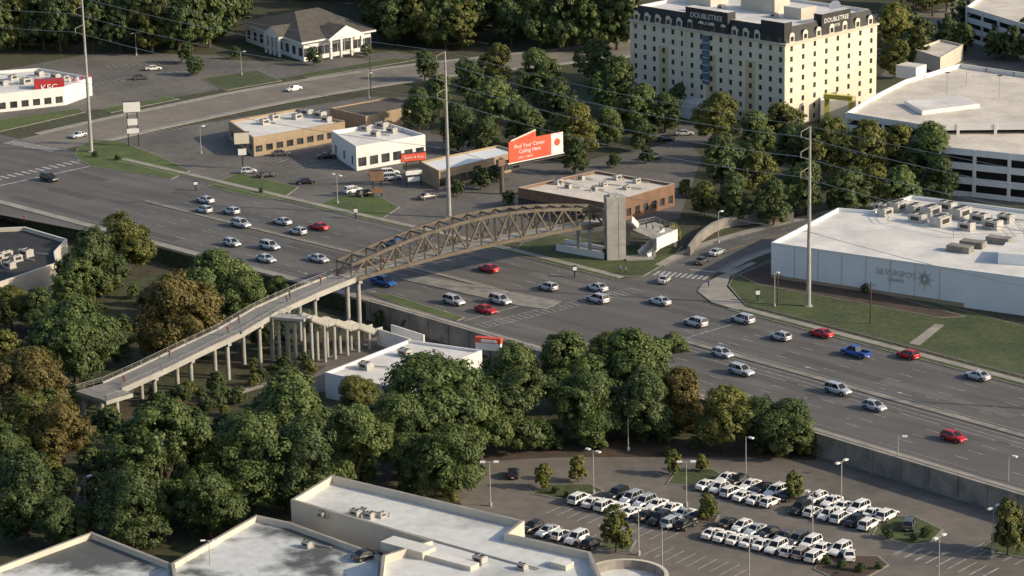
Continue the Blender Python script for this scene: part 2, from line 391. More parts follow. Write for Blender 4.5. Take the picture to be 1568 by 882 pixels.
lot([(1270,330),(1420,290),(1568,290),(1700,300),(1700,330),(1400,300),(1280,335)],.010,'lot')
lot([(1345,120),(1400,60),(1440,20),(1470,-30),(1800,-30),(1800,150),(1500,100)],.010,'lot')
lot([(990,210),(1040,190),(1140,200),(1100,225),(1030,222)],.014,'lot')
mb.obj("far_parking_lot")
mb=MB()
lot([(690,742),(745,702),(900,700),(1100,700),(1260,700),(1760,835),(1900,1010),(700,1010),(720,800)],.010,'lotn',LOW)
lot([(470,560),(560,520),(640,500),(740,520),(700,560),(600,600),(480,600)],.010,'lotn',LOW)
mb.obj("parking_lot")
mb=MB()
lot([(215,625),(330,600),(430,560),(500,560),(470,580),(380,600),(240,660)],.012,'mulch',LOW)
lot([(330,608),(400,585),(470,570),(475,575),(405,592),(338,614)],.022,'walk',LOW)
lot([(100,800),(125,735),(150,735),(140,810)],.014,'lotn',LOW)
mb.obj("garden_path")
mb=MB()
def isl(px,mt='grass',zg=0,h=.14,ring=True):
    q=ccw([P(u,v,zg)[:2] for u,v in px]); mb.prism(q,zg+.004,zg+h,'kerb','kerb')
    mb.loop(inset(q,.3),zg+h+.02,mt)
isl([(113,240),(118,228),(142,214),(188,217),(245,240),(292,262),(262,275),(200,265),(140,256)])
isl([(318,286),(365,265),(458,287),(430,307),(400,305),(360,297)])
isl([(478,318),(520,300),(580,300),(612,318),(582,338),(530,330)])
isl([(785,386),(800,372),(850,358),(925,372),(1045,378),(1030,398),(985,424),(930,424),(870,408)],'grassd')
isl([(-200,205),(0,184),(120,166),(132,172),(0,202),(-200,240)])
isl([(310,121),(395,108),(432,124),(345,139)],'grassd')
isl([(150,168),(255,148),(275,152),(170,173)])
isl([(460,114),(600,90),(640,92),(470,120)],'grassd')
isl([(560,449),(600,452),(712,487),(700,492),(640,477)])
isl([(1115,438),(1122,424),(1185,396),(1300,430),(1568,500),(1800,560),(1800,640),(1568,577),(1140,467)],'grassd')
isl([(1130,422),(1187,400),(1290,434),(1480,486),(1440,488),(1300,462),(1160,437)],'mulch',0,.22)
mb.obj("lawn")
mb=MB()
Zn=LOW
isl([(812,757),(840,742),(905,742),(925,752),(880,768)],'grassd',Zn)
isl([(1020,742),(1035,722),(1090,718),(1120,735),(1070,745)],'grassd',Zn)
isl([(1195,757),(1215,745),(1240,750),(1225,763)],'mulch',Zn)
isl([(1335,820),(1350,792),(1400,790),(1445,812),(1425,832),(1390,835)],'grassd',Zn)
isl([(1245,872),(1262,850),(1345,852),(1362,866),(1330,884),(1280,888)],'mulch',Zn)
isl([(1062,798),(1072,785),(1102,790),(1095,803)],'mulch',Zn)
isl([(905,838),(925,822),(975,828),(965,846)],'grassd',Zn)
isl([(1500,842),(1530,818),(1620,840),(1600,862)],'grassd',Zn)
mb.loop(ccw([P(u,v,Zn)[:2] for u,v in[(720,700),(960,672),(1250,688),(1250,705),(1100,700),(900,698),(745,706)]]),Zn+.02,'mulch')
mb.obj("planting_island")
mb=MB()
def stalls(u0,v0,u1,v1,n,ln,zg,side=1):
    a=P(u0,v0,zg);b=P(u1,v1,zg); d=(b-a).normalized(); nn=Vector((-d.y,d.x,0))*side
    for i in range(n+1):
        p=a+(b-a)*i/n; mb.face([p-d*.07+Vector((0,0,.03)),p+d*.07+Vector((0,0,.03)),p+d*.07+nn*ln+Vector((0,0,.03)),p-d*.07+nn*ln+Vector((0,0,.03))],'white_line')
stalls(1370,850,1500,885,8,5.2,LOW); stalls(1395,835,1530,870,8,5.2,LOW,-1)
stalls(800,812,900,838,6,5.2,LOW); stalls(985,850,1120,885,8,5.2,LOW); stalls(868,772,1040,816,11,5.2,LOW,-1)
stalls(1480,845,1590,875,6,5,LOW)
stalls(170,105,300,92,14,5,0); stalls(150,130,290,112,14,5,0); stalls(330,235,420,250,10,5,0); stalls(420,250,520,270,10,5,0); stalls(470,240,520,300,9,5,0)
stalls(1000,240,1060,215,8,5,0); stalls(240,205,330,190,9,5,0)
mb.obj("stall_markings")
# ------------------------------------------------------------------ trees
def leafmesh(name,seed,nl=9,spread=.5,clumps=34,per=52,leaf=.055,vert=1.0,loose=0):
    rng=np.random.RandomState(seed)
    lob=[]
    for i in range(nl):
        a=2*math.pi*i/nl*1.0+rng.uniform(-.4,.4); r=spread*rng.uniform(.75,1.15) if i<nl-3 else spread*rng.uniform(0,.4)
        z=rng.uniform(.85,1.4) if i<nl-3 else rng.uniform(1.45,1.75)
        lob.append((np.array([r*math.cos(a),r*math.sin(a),z*vert]),rng.uniform(.36,.5)))
    for i in range(4):
        a=rng.uniform(0,6.28); lob.append((np.array([.45*math.cos(a),.45*math.sin(a),rng.uniform(.55,.75)]),rng.uniform(.3,.42)))
    C=[];N=[]
    for k,(c,r) in enumerate(lob):
        for j in range(clumps):
            d=rng.normal(size=3); d/=np.linalg.norm(d)
            if d[2]<-.3 and rng.rand()<.6: d[2]*=-1
            p=c+d*r*rng.uniform(.78,1.06)
            if any(np.linalg.norm(p-c2)<r2*.62 for m_,(c2,r2) in enumerate(lob) if m_!=k) : continue
            cr=rng.uniform(.08,.17)*(1+loose)
            m_=int(per*rng.uniform(.6,1.4)*(cr/.13)**1.5)
            dd=rng.normal(size=(m_,3)); dd/=np.linalg.norm(dd,axis=1)[:,None]
            rr=cr*rng.uniform(.25,1,size=(m_,1))**.5
            C.append(p+dd*rr*np.array([1.1,1.1,.8])); N.append(dd*.9+d*1.0+np.array([0,0,.4])+rng.normal(size=(m_,3))*.5)
    C=np.concatenate(C);N=np.concatenate(N); N/=np.linalg.norm(N,axis=1)[:,None]; n=len(C)
    t=rng.normal(size=(n,3)); X=np.cross(N,t); X/=np.linalg.norm(X,axis=1)[:,None]; Y=np.cross(N,X)
    s=leaf*rng.uniform(.45,1.1,size=(n,1)); s2=s*rng.uniform(.5,.9,size=(n,1))
    V=np.stack([C-X*s,C-Y*s2*.8+N*s*.15,C+X*s,C+Y*s2],axis=1).reshape(-1,3)
    mb=MB()
    rt=.06
    mb.cyl((0,0,-.05),(0,0,.7),rt,rt*.7,'bark',8); mb.cyl((0,0,.7),(rng.uniform(-.1,.1),0,1.35),rt*.7,rt*.25,'bark',6)
    for c,r in lob:
        z0=rng.uniform(.45,.8); mb.cyl((0,0,z0),tuple(c),rt*.45,rt*.12,'bark',5)
    bv=np.array(mb.v); nb=len(bv); allv=np.concatenate([bv,V])
    me=bpy.data.meshes.new(name)
    fl=[list(f) for f in mb.f]; nf=len(fl)
    lt=[len(f) for f in fl]+[4]*n
    li=[i for f in fl for i in f]; li=np.concatenate([np.array(li),np.arange(nb,nb+4*n)])
    me.vertices.add(len(allv)); me.vertices.foreach_set("co",allv.ravel())
    me.loops.add(len(li)); me.loops.foreach_set("vertex_index",li.astype(np.int32))
    me.polygons.add(nf+n); st=np.concatenate([[0],np.cumsum(lt)[:-1]])
    me.polygons.foreach_set("loop_start",st.astype(np.int32))
    me.materials.append(FG['green']); me.materials.append(M['bark'])
    me.polygons.foreach_set("material_index",np.array([1]*nf+[0]*n,dtype=np.int32))
    me.update(calc_edges=True); me.validate(); return me
KW=dict(clumps=44,per=60,leaf=.045)
TV=[leafmesh("tree_a",1,**KW),leafmesh("tree_b",2,8,.52,**KW),leafmesh("tree_c",3,10,.5,**KW),leafmesh("tree_d",4,9,.46,vert=1.1,**KW),leafmesh("tree_e",5,8,.55,loose=.12,**KW),leafmesh("tree_f",6,11,.54,vert=.95,**KW)]
TM=[leafmesh("mid_a",31,8,.5,28,44,.06),leafmesh("mid_b",32,9,.48,28,44,.06,1.15),leafmesh("mid_c",33,7,.5,26,44,.06,1.05,.1)]
SV=[leafmesh("small_a",11,6,.4,18,40,.085),leafmesh("small_b",12,7,.42,16,40,.085,1.1)]
TF=[leafmesh("far_a",21,8,.5,20,34,.085),leafmesh("far_b",22,9,.5,20,34,.085),leafmesh("far_c",23,8,.48,20,34,.085,1.15)]
def tree(u,v,rpx,kind='green',zg=0,name="broadleaf_tree",pool=TV,hz=1.0,parent=None,at=None):
    if at is None:
        s=rpx/S(u,v,zg+6); p=P(u,v,zg+1.3*s*hz)
    else: p,s=at
    o=bpy.data.objects.new(name,random.choice(pool)); link(o,parent)
    o.location=(p[0],p[1],zg); a=s/.93
    o.scale=(a*random.uniform(.94,1.08),a*random.uniform(.94,1.08),a*hz*random.uniform(.95,1.04)); o.rotation_euler=(0,0,random.uniform(0,6.28))
    o.material_slots[0].link='OBJECT'; o.material_slots[0].material=FG[kind]
    return o
near=[(192,365,44,'olive'),(140,400,56,'dark'),(120,440,40,'green'),(268,474,66,'autumn'),(330,425,56,'green'),(375,448,46,'green'),(112,510,62,'green'),(165,520,36,'dark'),
(48,580,60,'autumn'),(95,660,50,'autumn'),(35,650,50,'olive'),(38,750,66,'dark'),(95,800,42,'dark'),(12,690,40,'green'),(10,545,45,'olive'),(75,620,36,'dark'),
(245,705,82,'green'),(205,775,60,'dark'),(320,765,56,'green'),(440,632,76,'green'),(385,705,70,'green'),(470,705,68,'dark'),(450,748,32,'dark'),(300,690,50,'dark'),
(660,608,78,'green'),(545,685,58,'green'),(610,665,60,'green'),(690,692,58,'green'),(735,640,55,'green'),(650,718,38,'dark'),
(785,574,54,'green'),(800,622,56,'dark'),(870,560,60,'green'),(900,612,56,'green'),(965,550,60,'green'),(985,612,54,'dark'),(930,532,32,'olive'),(1040,604,50,'autumn'),
(1110,633,48,'olive'),(1165,650,38,'dark'),(1205,645,44,'dark'),(1030,530,28,'green'),
(15,465,34,'olive'),(62,470,36,'dark'),(425,440,22,'green'),(545,605,34,'olive'),(350,668,42,'dark'),(400,508,22,'dark'),(310,520,24,'dark')]
for u,v,r,k in near: tree(u,v,r,k,LOW,hz=.95)
mid=[(640,165,28,'dark'),(672,140,30,'green'),(715,120,32,'dark'),(760,150,36,'green'),(700,190,32,'dark'),(820,115,36,'green'),(855,150,32,'dark'),(800,185,32,'dark'),(885,195,38,'olive'),(940,130,38,'green'),(985,160,32,'green'),(1018,170,25,'dark'),(910,90,30,'dark'),(760,95,30,'olive'),(650,95,22,'dark'),(745,205,25,'dark'),(845,210,26,'dark'),(930,190,26,'green'),(880,235,24,'dark'),
(1098,175,36,'olive'),(1155,205,36,'green'),(1195,185,32,'olive'),(1215,225,38,'dark'),(1270,225,42,'olive'),(1325,230,42,'olive'),(1375,222,38,'olive'),(1425,235,42,'green'),(1105,250,38,'dark'),(1160,260,34,'olive'),(1080,300,24,'olive'),(1235,280,38,'green'),(1300,285,36,'dark'),(1380,285,34,'green'),(1125,300,32,'dark'),(1185,305,32,'dark'),(1440,275,30,'dark'),(1340,280,30,'olive'),
(1370,40,34,'yellow'),(1373,85,26,'olive'),(985,205,22,'dark'),(1040,150,20,'dark'),(1030,355,16,'yellow'),(950,170,24,'olive'),(1050,285,14,'green')]
for u,v,r,k in mid: tree(u,v,r,k,0,pool=TM)
for u,v,r,k in[(833,725,17,'yellow'),(885,716,16,'yellow'),(1030,705,17,'olive'),(1075,706,12,'yellow'),(1215,740,19,'olive'),(1085,772,19,'olive'),(943,808,27,'olive'),(1545,800,36,'olive'),(690,745,18,'yellow'),(650,750,14,'olive')]:
    tree(u,v,r,k,LOW,"ornamental_tree",SV,1.15)
for u,v,r in[(1265,857,10),(1290,862,11),(1318,868,10),(1345,866,8),(1360,815,12),(1420,812,12),(1400,822,9),(850,750,8),(870,756,8)]:
    tree(u,v,r,'dark',LOW,"shrub",SV,.7)
for u,v,r in[(300,97,17),(285,80,16),(560,75,12),(360,80,10),(735,272,18),(700,287,14),(760,262,16),(780,300,14),(990,236,14),(940,245,12),(145,235,6),(180,240,6),(400,290,5),(480,85,14),(600,480,14),(625,490,14),(580,485,12),(1325,440,9),(1230,415,6),(1500,480,7)]:
    tree(u,v,r,'dark',0 if v<480 or v>700 else LOW,"shrub",SV,.85)
fr=empty("distant_forest")
def patch(u0,u1,v0,v1,n,r=(5.5,8.5),zg=0,par=None,pool=TF,kinds=('dark','dark','dark','green','olive'),h=(1.0,1.3),nm="crown"):
    for i in range(n):
        u=random.uniform(u0,u1);v=random.uniform(v0,v1); s=random.uniform(*r)
        p=P(u,v,zg); tree(0,0,0,random.choice(kinds),zg,nm,pool,random.uniform(*h),par or fr,((p.x,p.y),s))
patch(-60,350,62,82,26); patch(-60,360,20,62,34); patch(-80,400,-40,20,34); patch(400,640,-60,18,34); patch(590,960,58,78,22,(5,8)); patch(600,980,-20,58,44); patch(-60,640,-140,-40,50); patch(600,1700,-170,-45,90); patch(590,640,20,60,5)
patch(1380,1450,-10,28,8,(4,6)); patch(1450,1480,50,95,5,(3,4)); patch(1385,1420,60,100,5,(3,4.5)); patch(1500,1600,70,95,8,(2.5,4))
ug=empty("undergrowth")
def ugp(*a,**k): patch(*a,zg=LOW,par=ug,pool=SV,kinds=('dark','dark','green','olive'),h=(.6,.9),nm="bush",**k)
ugp(230,480,600,650,34,r=(1.2,2.2)); ugp(-20,120,560,830,34,r=(1.5,3)); ugp(120,230,650,830,25,r=(1.5,3)); ugp(720,1240,655,698,40,r=(1,2.4)); ugp(60,300,440,540,40,r=(1.5,3)); ugp(300,480,470,530,14,r=(1.3,2.2)); ugp(230,700,700,760,25,r=(1.2,2.5)); ugp(340,480,560,600,14,r=(1,1.8)); ugp(100,330,760,815,16,r=(1.2,2.5))
# ------------------------------------------------------------------ buildings
def hotel():
    root=empty("hotel"); zw=21.5
    A=P(966,32,zw);B=P(1203,70,zw);C=P(1343,38,zw); A,B,C=[Vector(x[:2]) for x in(A,B,C)]
    e1=(B-A).normalized(); e=(C-B)
    D=A+e
    mb=MB()
    def mf(c,r): return 'tan' if (r<6 and c in(3,8,12)) or (r<1) else 'hotel'
    facade(mb,A,B,0,zw,16,8,1.1,1.35,.85,'hotel',mfn=mf)
    facade(mb,B,C,0,zw,8,8,1.1,1.35,.85,'hotel')
    facade(mb,C,D,0,zw,16,8,1.2,1.5,.75,'hotel'); facade(mb,D,A,0,zw,8,8,1.2,1.5,.75,'hotel')
    mb.obj("walls",root)
    q=[tuple(A),tuple(B),tuple(C),tuple(D)]
    mb=MB(); ou=inset(q,-.45)
    mb.prism(ou,zw+.003,zw+.5,'cream','cream',True)
    bot=inset(q,.1); top=inset(q,1.5); zt=zw+4.2
    for i in range(4):
        j=(i+1)%4; mb.face([(*bot[i],zw+.5),(*bot[j],zw+.5),(*top[j],zt),(*top[i],zt)],'mans')
        inn=inset(q,2.0); mb.face([(*top[i],zt),(*top[j],zt),(*inn[j],zt),(*inn[i],zt)],'cream'); mb.face([(*inn[j],zt-.8),(*inn[i],zt-.8),(*inn[i],zt),(*inn[j],zt)],'white')
    mb.loop(inset(q,2.0),zt-.8,'roofw')
    mb.obj("mansard_roof",root)
    mb=MB()
    for (a,b,n) in((A,B,14),(B,C,7)):
        d=(b-a).normalized(); o=Vector((d.y,-d.x)); ang=math.atan2(d.y,d.x); L=(b-a).length
        for i in range(n):
            p=a+d*(L*(i+.5)/n)-o*.75
            mb.box((*p,zw+.5),1.9,1.3,1.7,ang,'hotel')
            pf=p+o*.68; mb.beam((pf.x-d.x*.6,pf.y-d.y*.6,zw+1.3),(pf.x+d.x*.6,pf.y+d.y*.6,zw+1.3),.06,1.25,'glass')
            k=7; r=.95
            for s_ in range(k):
                t0=math.pi*s_/k;t1=math.pi*(s_+1)/k
                f=lambda t,of:(p.x+d.x*r*math.cos(t)+o.x*of,p.y+d.y*r*math.cos(t)+o.y*of,zw+2.2+r*.8*math.sin(t))
                mb.face([f(t0,.66),f(t1,.66),f(t1,-.6),f(t0,-.6)],'mans'); mb.face([f(t0,.66),f(t1,.66),(p.x+o.x*.66,p.y+o.y*.66,zw+2.2)],'hotel')
    mb.obj("dormers",root)
    mb=MB()
    d=e1; o=Vector((d.y,-d.x)); ang=math.atan2(d.y,d.x); L=(B-A).length
    c=A+d*(L*.5)-o*1.6; mb.box((*c,zw+.52),15,3.0,5.6,ang,'mans','roofw'); cs=c+o*1.5
    c3=B-o*1.5-d*4.5; mb.box((*c3,zw+.52),8,2.9,5.2,ang,'mans','roofw')
    d2=(C-B).normalized(); o2=Vector((d2.y,-d2.x)); a2=math.atan2(d2.y,d2.x); L2=(C-B).length
    c2=B+d2*(L2*.55)-o2*1.5; mb.box((*c2,zw+.52),12,2.6,5.4,a2,'mans','roofw'); cs2=c2+o2*1.3
    for f,g,sx,sy,h in((.2,.5,9,7,3.2),(.55,.55,12,6,4),(.8,.5,6,6,3)):
        p=A+d*L*f+(D-A)*g; mb.box((*p,zt-.8),sx,sy,h,ang,'cream','roofw')
    p=A+d*(L*.5)+o*.1; mb.box((*p,8),2.4,.4,zw-8.6,ang,'blueg')
    for z in range(9,21,2): mb.box((*(A+d*(L*.5)+o*.33),z),2.44,.08,.12,ang,'wht')
    for f in(0.0,.36,.64,1.0):
        p=A+d*(L*f*.985+.35)+o*.08; mb.box((*p,.0),.9,.3,zw-.1,ang,'hotel')
    p=A+d*L*.88+(D-A)*.75; mb.cyl((*p,zt-.8),(*p,zt+1),.1,.1,'galv'); mb.cyl((*p,zt+1),(p.x-.3,p.y-.6,zt+1.5),.2,1.6,'wht',14)
    mb.obj("sign_blocks_and_penthouse",root)
    text("DOUBLETREE",(cs.x,cs.y,zw+4.2),d,1.9,'wht',root); text("SUITES",(cs.x,cs.y,zw+2.4),d,1.0,'wht',root)
    text("DOUBLETREE",(cs2.x,cs2.y,zw+4.0),d2,1.7,'wht',root); text("SUITES",(cs2.x,cs2.y,zw+2.4),d2,1.0,'wht',root)
    mb=MB()
    for i in range(9):
        p=A+d*L*random.uniform(.1,.9)+(D-A)*random.uniform(.2,.8); unit(mb,(p.x,p.y,zt-.8),ang,.8)
    mb.obj("rooftop_units",root)
hotel()
flatb("hotel_annex",[(1030,150),(1065,137),(1100,145),(1068,160)],4,0,.5,'white')
def garage(name,pix,zr,lv,zg=0):
    root=empty(name); q=[tuple(P(u,v,zr+1.1)[:2]) for u,v in pix]; q=ccw(q); n=len(q); h=(zr-zg)/lv
    mb=MB()
    inn=inset(q,.35); core=inset(q,2.5)
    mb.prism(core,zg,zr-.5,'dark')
    for k in range(lv+1):
        z=zg+k*h
        b0=max(z-.45,zg); b1=z+1.1
        for i in range(n):
            j=(i+1)%n
            mb.face([(*q[i],b0),(*q[j],b0),(*q[j],b1),(*q[i],b1)],'white')
            mb.face([(*q[i],b1),(*q[j],b1),(*inn[j],b1),(*inn[i],b1)],'white')
            mb.face([(*inn[j],z+.01),(*inn[i],z+.01),(*inn[i],b1),(*inn[j],b1)],'white')
            if k: mb.face([(*core[i],b0),(*core[j],b0),(*q[j],b0),(*q[i],b0)],'white')
        mb.loop(inn,z+.01,'roofc' if k==lv else 'conc')
    for i in range(n):
        a=Vector(q[i]);b=Vector(q[(i+1)%n]); d=(b-a); L=d.length; d/=L; o=Vector((d.y,-d.x)); m_=max(1,int(L/8)); ang=math.atan2(d.y,d.x)
        for k in range(m_+1):
            p=a+d*(L*k/m_)-o*.1; mb.box((*p,zg),.7,.5,zr-zg+1.0,ang,'white')
    mb.obj("decks",root); return root
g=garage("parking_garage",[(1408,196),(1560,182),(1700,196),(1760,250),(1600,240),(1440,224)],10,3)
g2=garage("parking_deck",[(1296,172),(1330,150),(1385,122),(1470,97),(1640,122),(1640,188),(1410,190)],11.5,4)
mb=MB()
p=P(1395,112,12.5); mb.box((p.x,p.y,11.52),6,5,3.2,rad(-40),'white','roofc')
q=[P(u,v,11.6)[:2] for u,v in((1385,160),(1470,152),(1500,165),(1412,176))]; mb.prism(q,11.55,12.6,'white','roofw')
for u,v in[(1480,130),(1530,150),(1450,145)]:
    p=P(u,v,11.5); mb.cyl((p.x,p.y,11.5),(p.x,p.y,17),.1,.07,'galv'); mb.box((p.x,p.y,17),1.2,.4,.2,0,'blk')
mb.obj("stair_cores",g2)
root=empty("hotel_entrance_canopy"); mb=MB()
pA=P(1266,148,7.5);pB=P(1303,152,7.5)
for p in(pA,pB): mb.beam((p.x,p.y,0),(p.x,p.y,7.1),1.2,1.2,'yel')
mb.beam((pA.x-.6,pA.y,7.7),(pB.x+.6,pB.y,7.7),1.3,1.2,'yel')
mb.box((pA.x+3.5,pA.y+5,0),9,5,6,rad(-5),'white'); mb.obj("frame",root)
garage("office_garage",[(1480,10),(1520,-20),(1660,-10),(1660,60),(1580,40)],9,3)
flatb("office_annex",[(1400,75),(1440,60),(1475,68),(1440,88)],4,0,.5,'cream','roofc')
def cinema():
    zr=7.0
    root=flatb("cinema",[(1181,371),(1283,318),(1335,322),(1395,299),(1600,325),(1800,352),(1800,455),(1478,413)],zr,0,.7,'bluewh','roofw')
    units(root,[(1375,322,1.6),(1400,325,1.4),(1425,330,1.7),(1450,322,1.5),(1355,330,1.3),(1470,333,1.8),(1500,340,1.5),(1440,345,1.7),(1480,352,1.3),(1405,340,1.4),(1350,322,1.2),(1520,350,1.5),(1540,340,1.3)],zr)
    mb=MB()
    q=[tuple(P(u,v,zr+1.8)[:2]) for u,v in[(1345,312),(1400,296),(1540,318),(1568,350),(1460,352),(1360,330)]]
    q=ccw(q)
    for i in range(len(q)):
        a=q[i];b=q[(i+1)%len(q)]; mb.beam((*a,zr+1.5),(*b,zr+1.5),.08,.08,'galv'); mb.beam((*a,zr+.8),(*b,zr+.8),.08,.08,'galv'); mb.beam((*a,zr),(*a,zr+1.8),.12,.12,'galv')
    for (u,v) in[(1470,385),(1490,378),(1530,372)]:
        p=P(u,v,zr); mb.box((p.x,p.y,zr),5,2.4,1.3,rad(-35),'concd')
    p=P(1560,400,zr+.5); mb.box((p.x+4,p.y+2,zr),14,9,2.2,rad(-20),'bluewh','roofw')
    mb.obj("screens",root)
    a=P(1181,371,zr+.7);b=P(1478,413,zr+.7); d=(b-a).normalized()
    o=Vector((d.y,-d.x,0)); L=(b-a).length; ang=math.atan2(d.y,d.x)
    mb=MB(); m_=(a+b)/2+o*.09; mb.box((m_.x,m_.y,.0),L-.3,.2,.9,ang,'tanbr')
    for k in range(1,8):
        p=a+d*L*k/8+o*.03; mb.box((p.x,p.y,.92),.07,.06,zr-.4,ang,'galv')
    mb.beam(a+o*.06+Vector((0,0,-.12)),b+o*.06+Vector((0,0,-.12)),.14,.3,'wht')
    mb.obj("plinth_and_joints",root)
    c=a+d*L*.80; z=4.6
    mb=MB()
    for k in range(16):
        t=2*math.pi*k/16; r=2.4 if k%2==0 else 1.6; w=.2
        X=d*math.cos(t)+Vector((0,0,1))*math.sin(t); Y=-d*math.sin(t)+Vector((0,0,1))*math.cos(t)
        cc=Vector((c.x,c.y,z))+o*.09; mb.face([cc+X*.4-Y*w,cc+X*r,cc+X*.4+Y*w],'unit')
    mb.obj("star_emblem",root)
    c2=a+d*L*.655; text("SILVERSPOT",(c2.x,c2.y,4.9),d,1.7,'unit',root); text("CINEMA",(c2.x,c2.y,3.5),d,1.0,'unit',root)
cinema()
b=flatb("tan_brick_shop",[(350,185),(455,166),(528,186),(388,211)],4.2,0,.6,'tanbr','roofw',{2:(9,1,2.0,1.6,1.0),3:(4,1,2.2,1.6,1.0)})
units(b,[(405,190),(420,183),(470,176,1.2),(455,182),(490,180,1.3),(500,186)],4.2)
b=flatb("white_restaurant",[(507,200),(592,187),(651,206),(545,224)],5.2,0,.9,'white','roofw',{2:(6,1,2.4,2.2,.9),3:(3,1,1.6,2.2,.9)})
units(b,[(560,200),(585,196,1.2),(600,203),(575,208,.9)],5.2)
b=flatb("long_store",[(642,247),(762,222),(795,232),(672,262)],4,0,.5,'tanbr','bluewh',{2:(12,1,2.2,2.0,.6)})
b=flatb("cream_roof_store",[(793,287),(912,261),(1033,281),(930,311)],4.6,0,.6,'brown','roofc',{3:(12,1,2.6,2.2,.6),2:(8,1,1.6,1.8,.8)},cap='cream')
units(b,[(855,282,.8),(870,288,.6),(890,275,.6),(925,285,.6),(945,275,.8),(975,280,.7),(960,290,.6),(910,292,.6)],4.6)
mb=MB(); a=P(800,289,4.2);c=P(915,310,4.2); d=(c-a).normalized(); o=Vector((d.y,-d.x,0))
mb.beam(Vector((a.x,a.y,3.5))+o*1.2,Vector((c.x,c.y,3.5))+o*1.2,2.3,.5,'brown'); 
for k in range(6):
    p=a+(c-a)*k/5+o*2.1; mb.box((p.x,p.y,0),.3,.3,3.24,0,'cream')
mb.obj("canopy",b)
b=flatb("dark_hipped_shop",[(505,165),(600,148),(640,160),(560,178)],4,0,.3,'tanbr','shingle')
b=flatb("fast_food_restaurant",[(-60,150),(-60,112),(60,104),(140,118),(98,133)],4.4,0,.7,'white','roofw',{4:(9,1,2.0,1.8,.8)})
units(b,[(20,122),(40,128,1.2),(60,116),(85,120),(5,130),(100,122,.8)],4.4)
mb=MB(); p=P(76,124,6); mb.box((p.x,p.y-1,0),8,4,6.6,rad(12),'red','red'); 
for k in range(6):
    q=P(108+k*6,133-k*1.2,3); mb.box((q.x,q.y,0),.5,.5,5.4,rad(12),'red' if k%2 else 'wht')
q=P(15,148,3); mb.box((q.x,q.y-.6,2.6),14,.5,1.6,rad(12),'red')
mb.obj("red_tower",b); text("KFC",(p.x+.3,p.y-3.15,4.7),Vector((math.cos(rad(12)),math.sin(rad(12)))),2.6,'wht',b)
b=flatb("dark_roof_building",[(-80,352),(38,347),(103,366),(85,385),(88,402),(0,432),(-80,445)],2.2,LOW,.9,'cream','roofk',cap='wht')
units(b,[(8,395,1.2),(25,400),(40,392,1.2),(15,410),(-5,400)],2.2)
b=flatb("white_roof_store",[(497,570),(625,520),(738,536),(600,592)],1.2,LOW,.5,'white','roofw')
units(b,[(560,565),(620,545),(650,552)],1.2)
mb=MB()
p=P(748,512,3); mb.box((p.x,p.y,0.01),5,1.0,1.4,rad(-20),'wht'); mb.box((p.x,p.y,1.41),5.2,1.1,1.0,rad(-20),'orange'); mb.box((p.x,p.y-.7,1.6),3,.2,.5,rad(-20),'wht')
mb.obj("store_sign_wall")
def office():
    root=empty("hipped_roof_office"); ze=5.5
    A=P(367,36,ze);B=P(462,68,ze);C=P(576,48,ze); A,B,C=[Vector(x[:2]) for x in(A,B,C)]; D=A+(C-B)
    q=[tuple(A),tuple(B),tuple(C),tuple(D)]; w=inset(q,1.3)
    mb=MB()
    for i,(nc) in enumerate((9,10,9,10)): facade(mb,w[i],w[(i+1)%4],0,ze,nc,1,2.6,2.6,1.2,'white')
    mb.prism(q,ze,ze+.5,'wht','wht',True)
    m1=(A+B)/2+(C-B)*.34; m2=(A+B)/2+(C-B)*.66; zr=ze+5.5; r1=(*m1,zr); r2=(*m2,zr); z=ze+.5
    a,b,c,dd=[(*x,z+.003) for x in q]
    mb.face([a,b,r1],'shingle'); mb.face([b,c,r2,r1],'shingle'); mb.face([c,dd,r2],'shingle'); mb.face([dd,a,r1,r2],'shingle')
    def gable(cn,dr,W_,D_,h):
        d=Vector(dr).normalized(); o=Vector((d.y,-d.x)); f=cn+o*1.6; bk=cn-o*D_
        L=f-d*W_/2;Rr=f+d*W_/2; L2=bk-d*W_/2;R2_=bk+d*W_/2
        mb.face([(*L,z-.6),(*Rr,z-.6),(*Rr,z),(*f,z+h),(*L,z)],'wht')
        mb.face([(*L,z+.02),(*f,z+h+.02),(*bk,z+h+.02),(*L2,z+.02)],'shingle'); mb.face([(*f,z+h+.02),(*Rr,z+.02),(*R2_,z+.02),(*bk,z+h+.02)],'shingle')
        mb.face([(*L,z-.6),(*L,z),(*L2,z),(*L2,z-.6)],'wht'); mb.face([(*Rr,z-.6),(*R2_,z-.6),(*R2_,z),(*Rr,z)],'wht')
        for t in(-.45,-.15,.15,.45):
            p=f+d*W_*t-o*.3; mb.box((*p,0),.7,.7,z-.6,math.atan2(d.y,d.x),'white')
    gable(B+(C-B)*.55,C-B,13,7,3.2); gable(A+(B-A)*.6,B-A,10,5,2.6)
    mb.obj("walls_and_roof",root)
office()
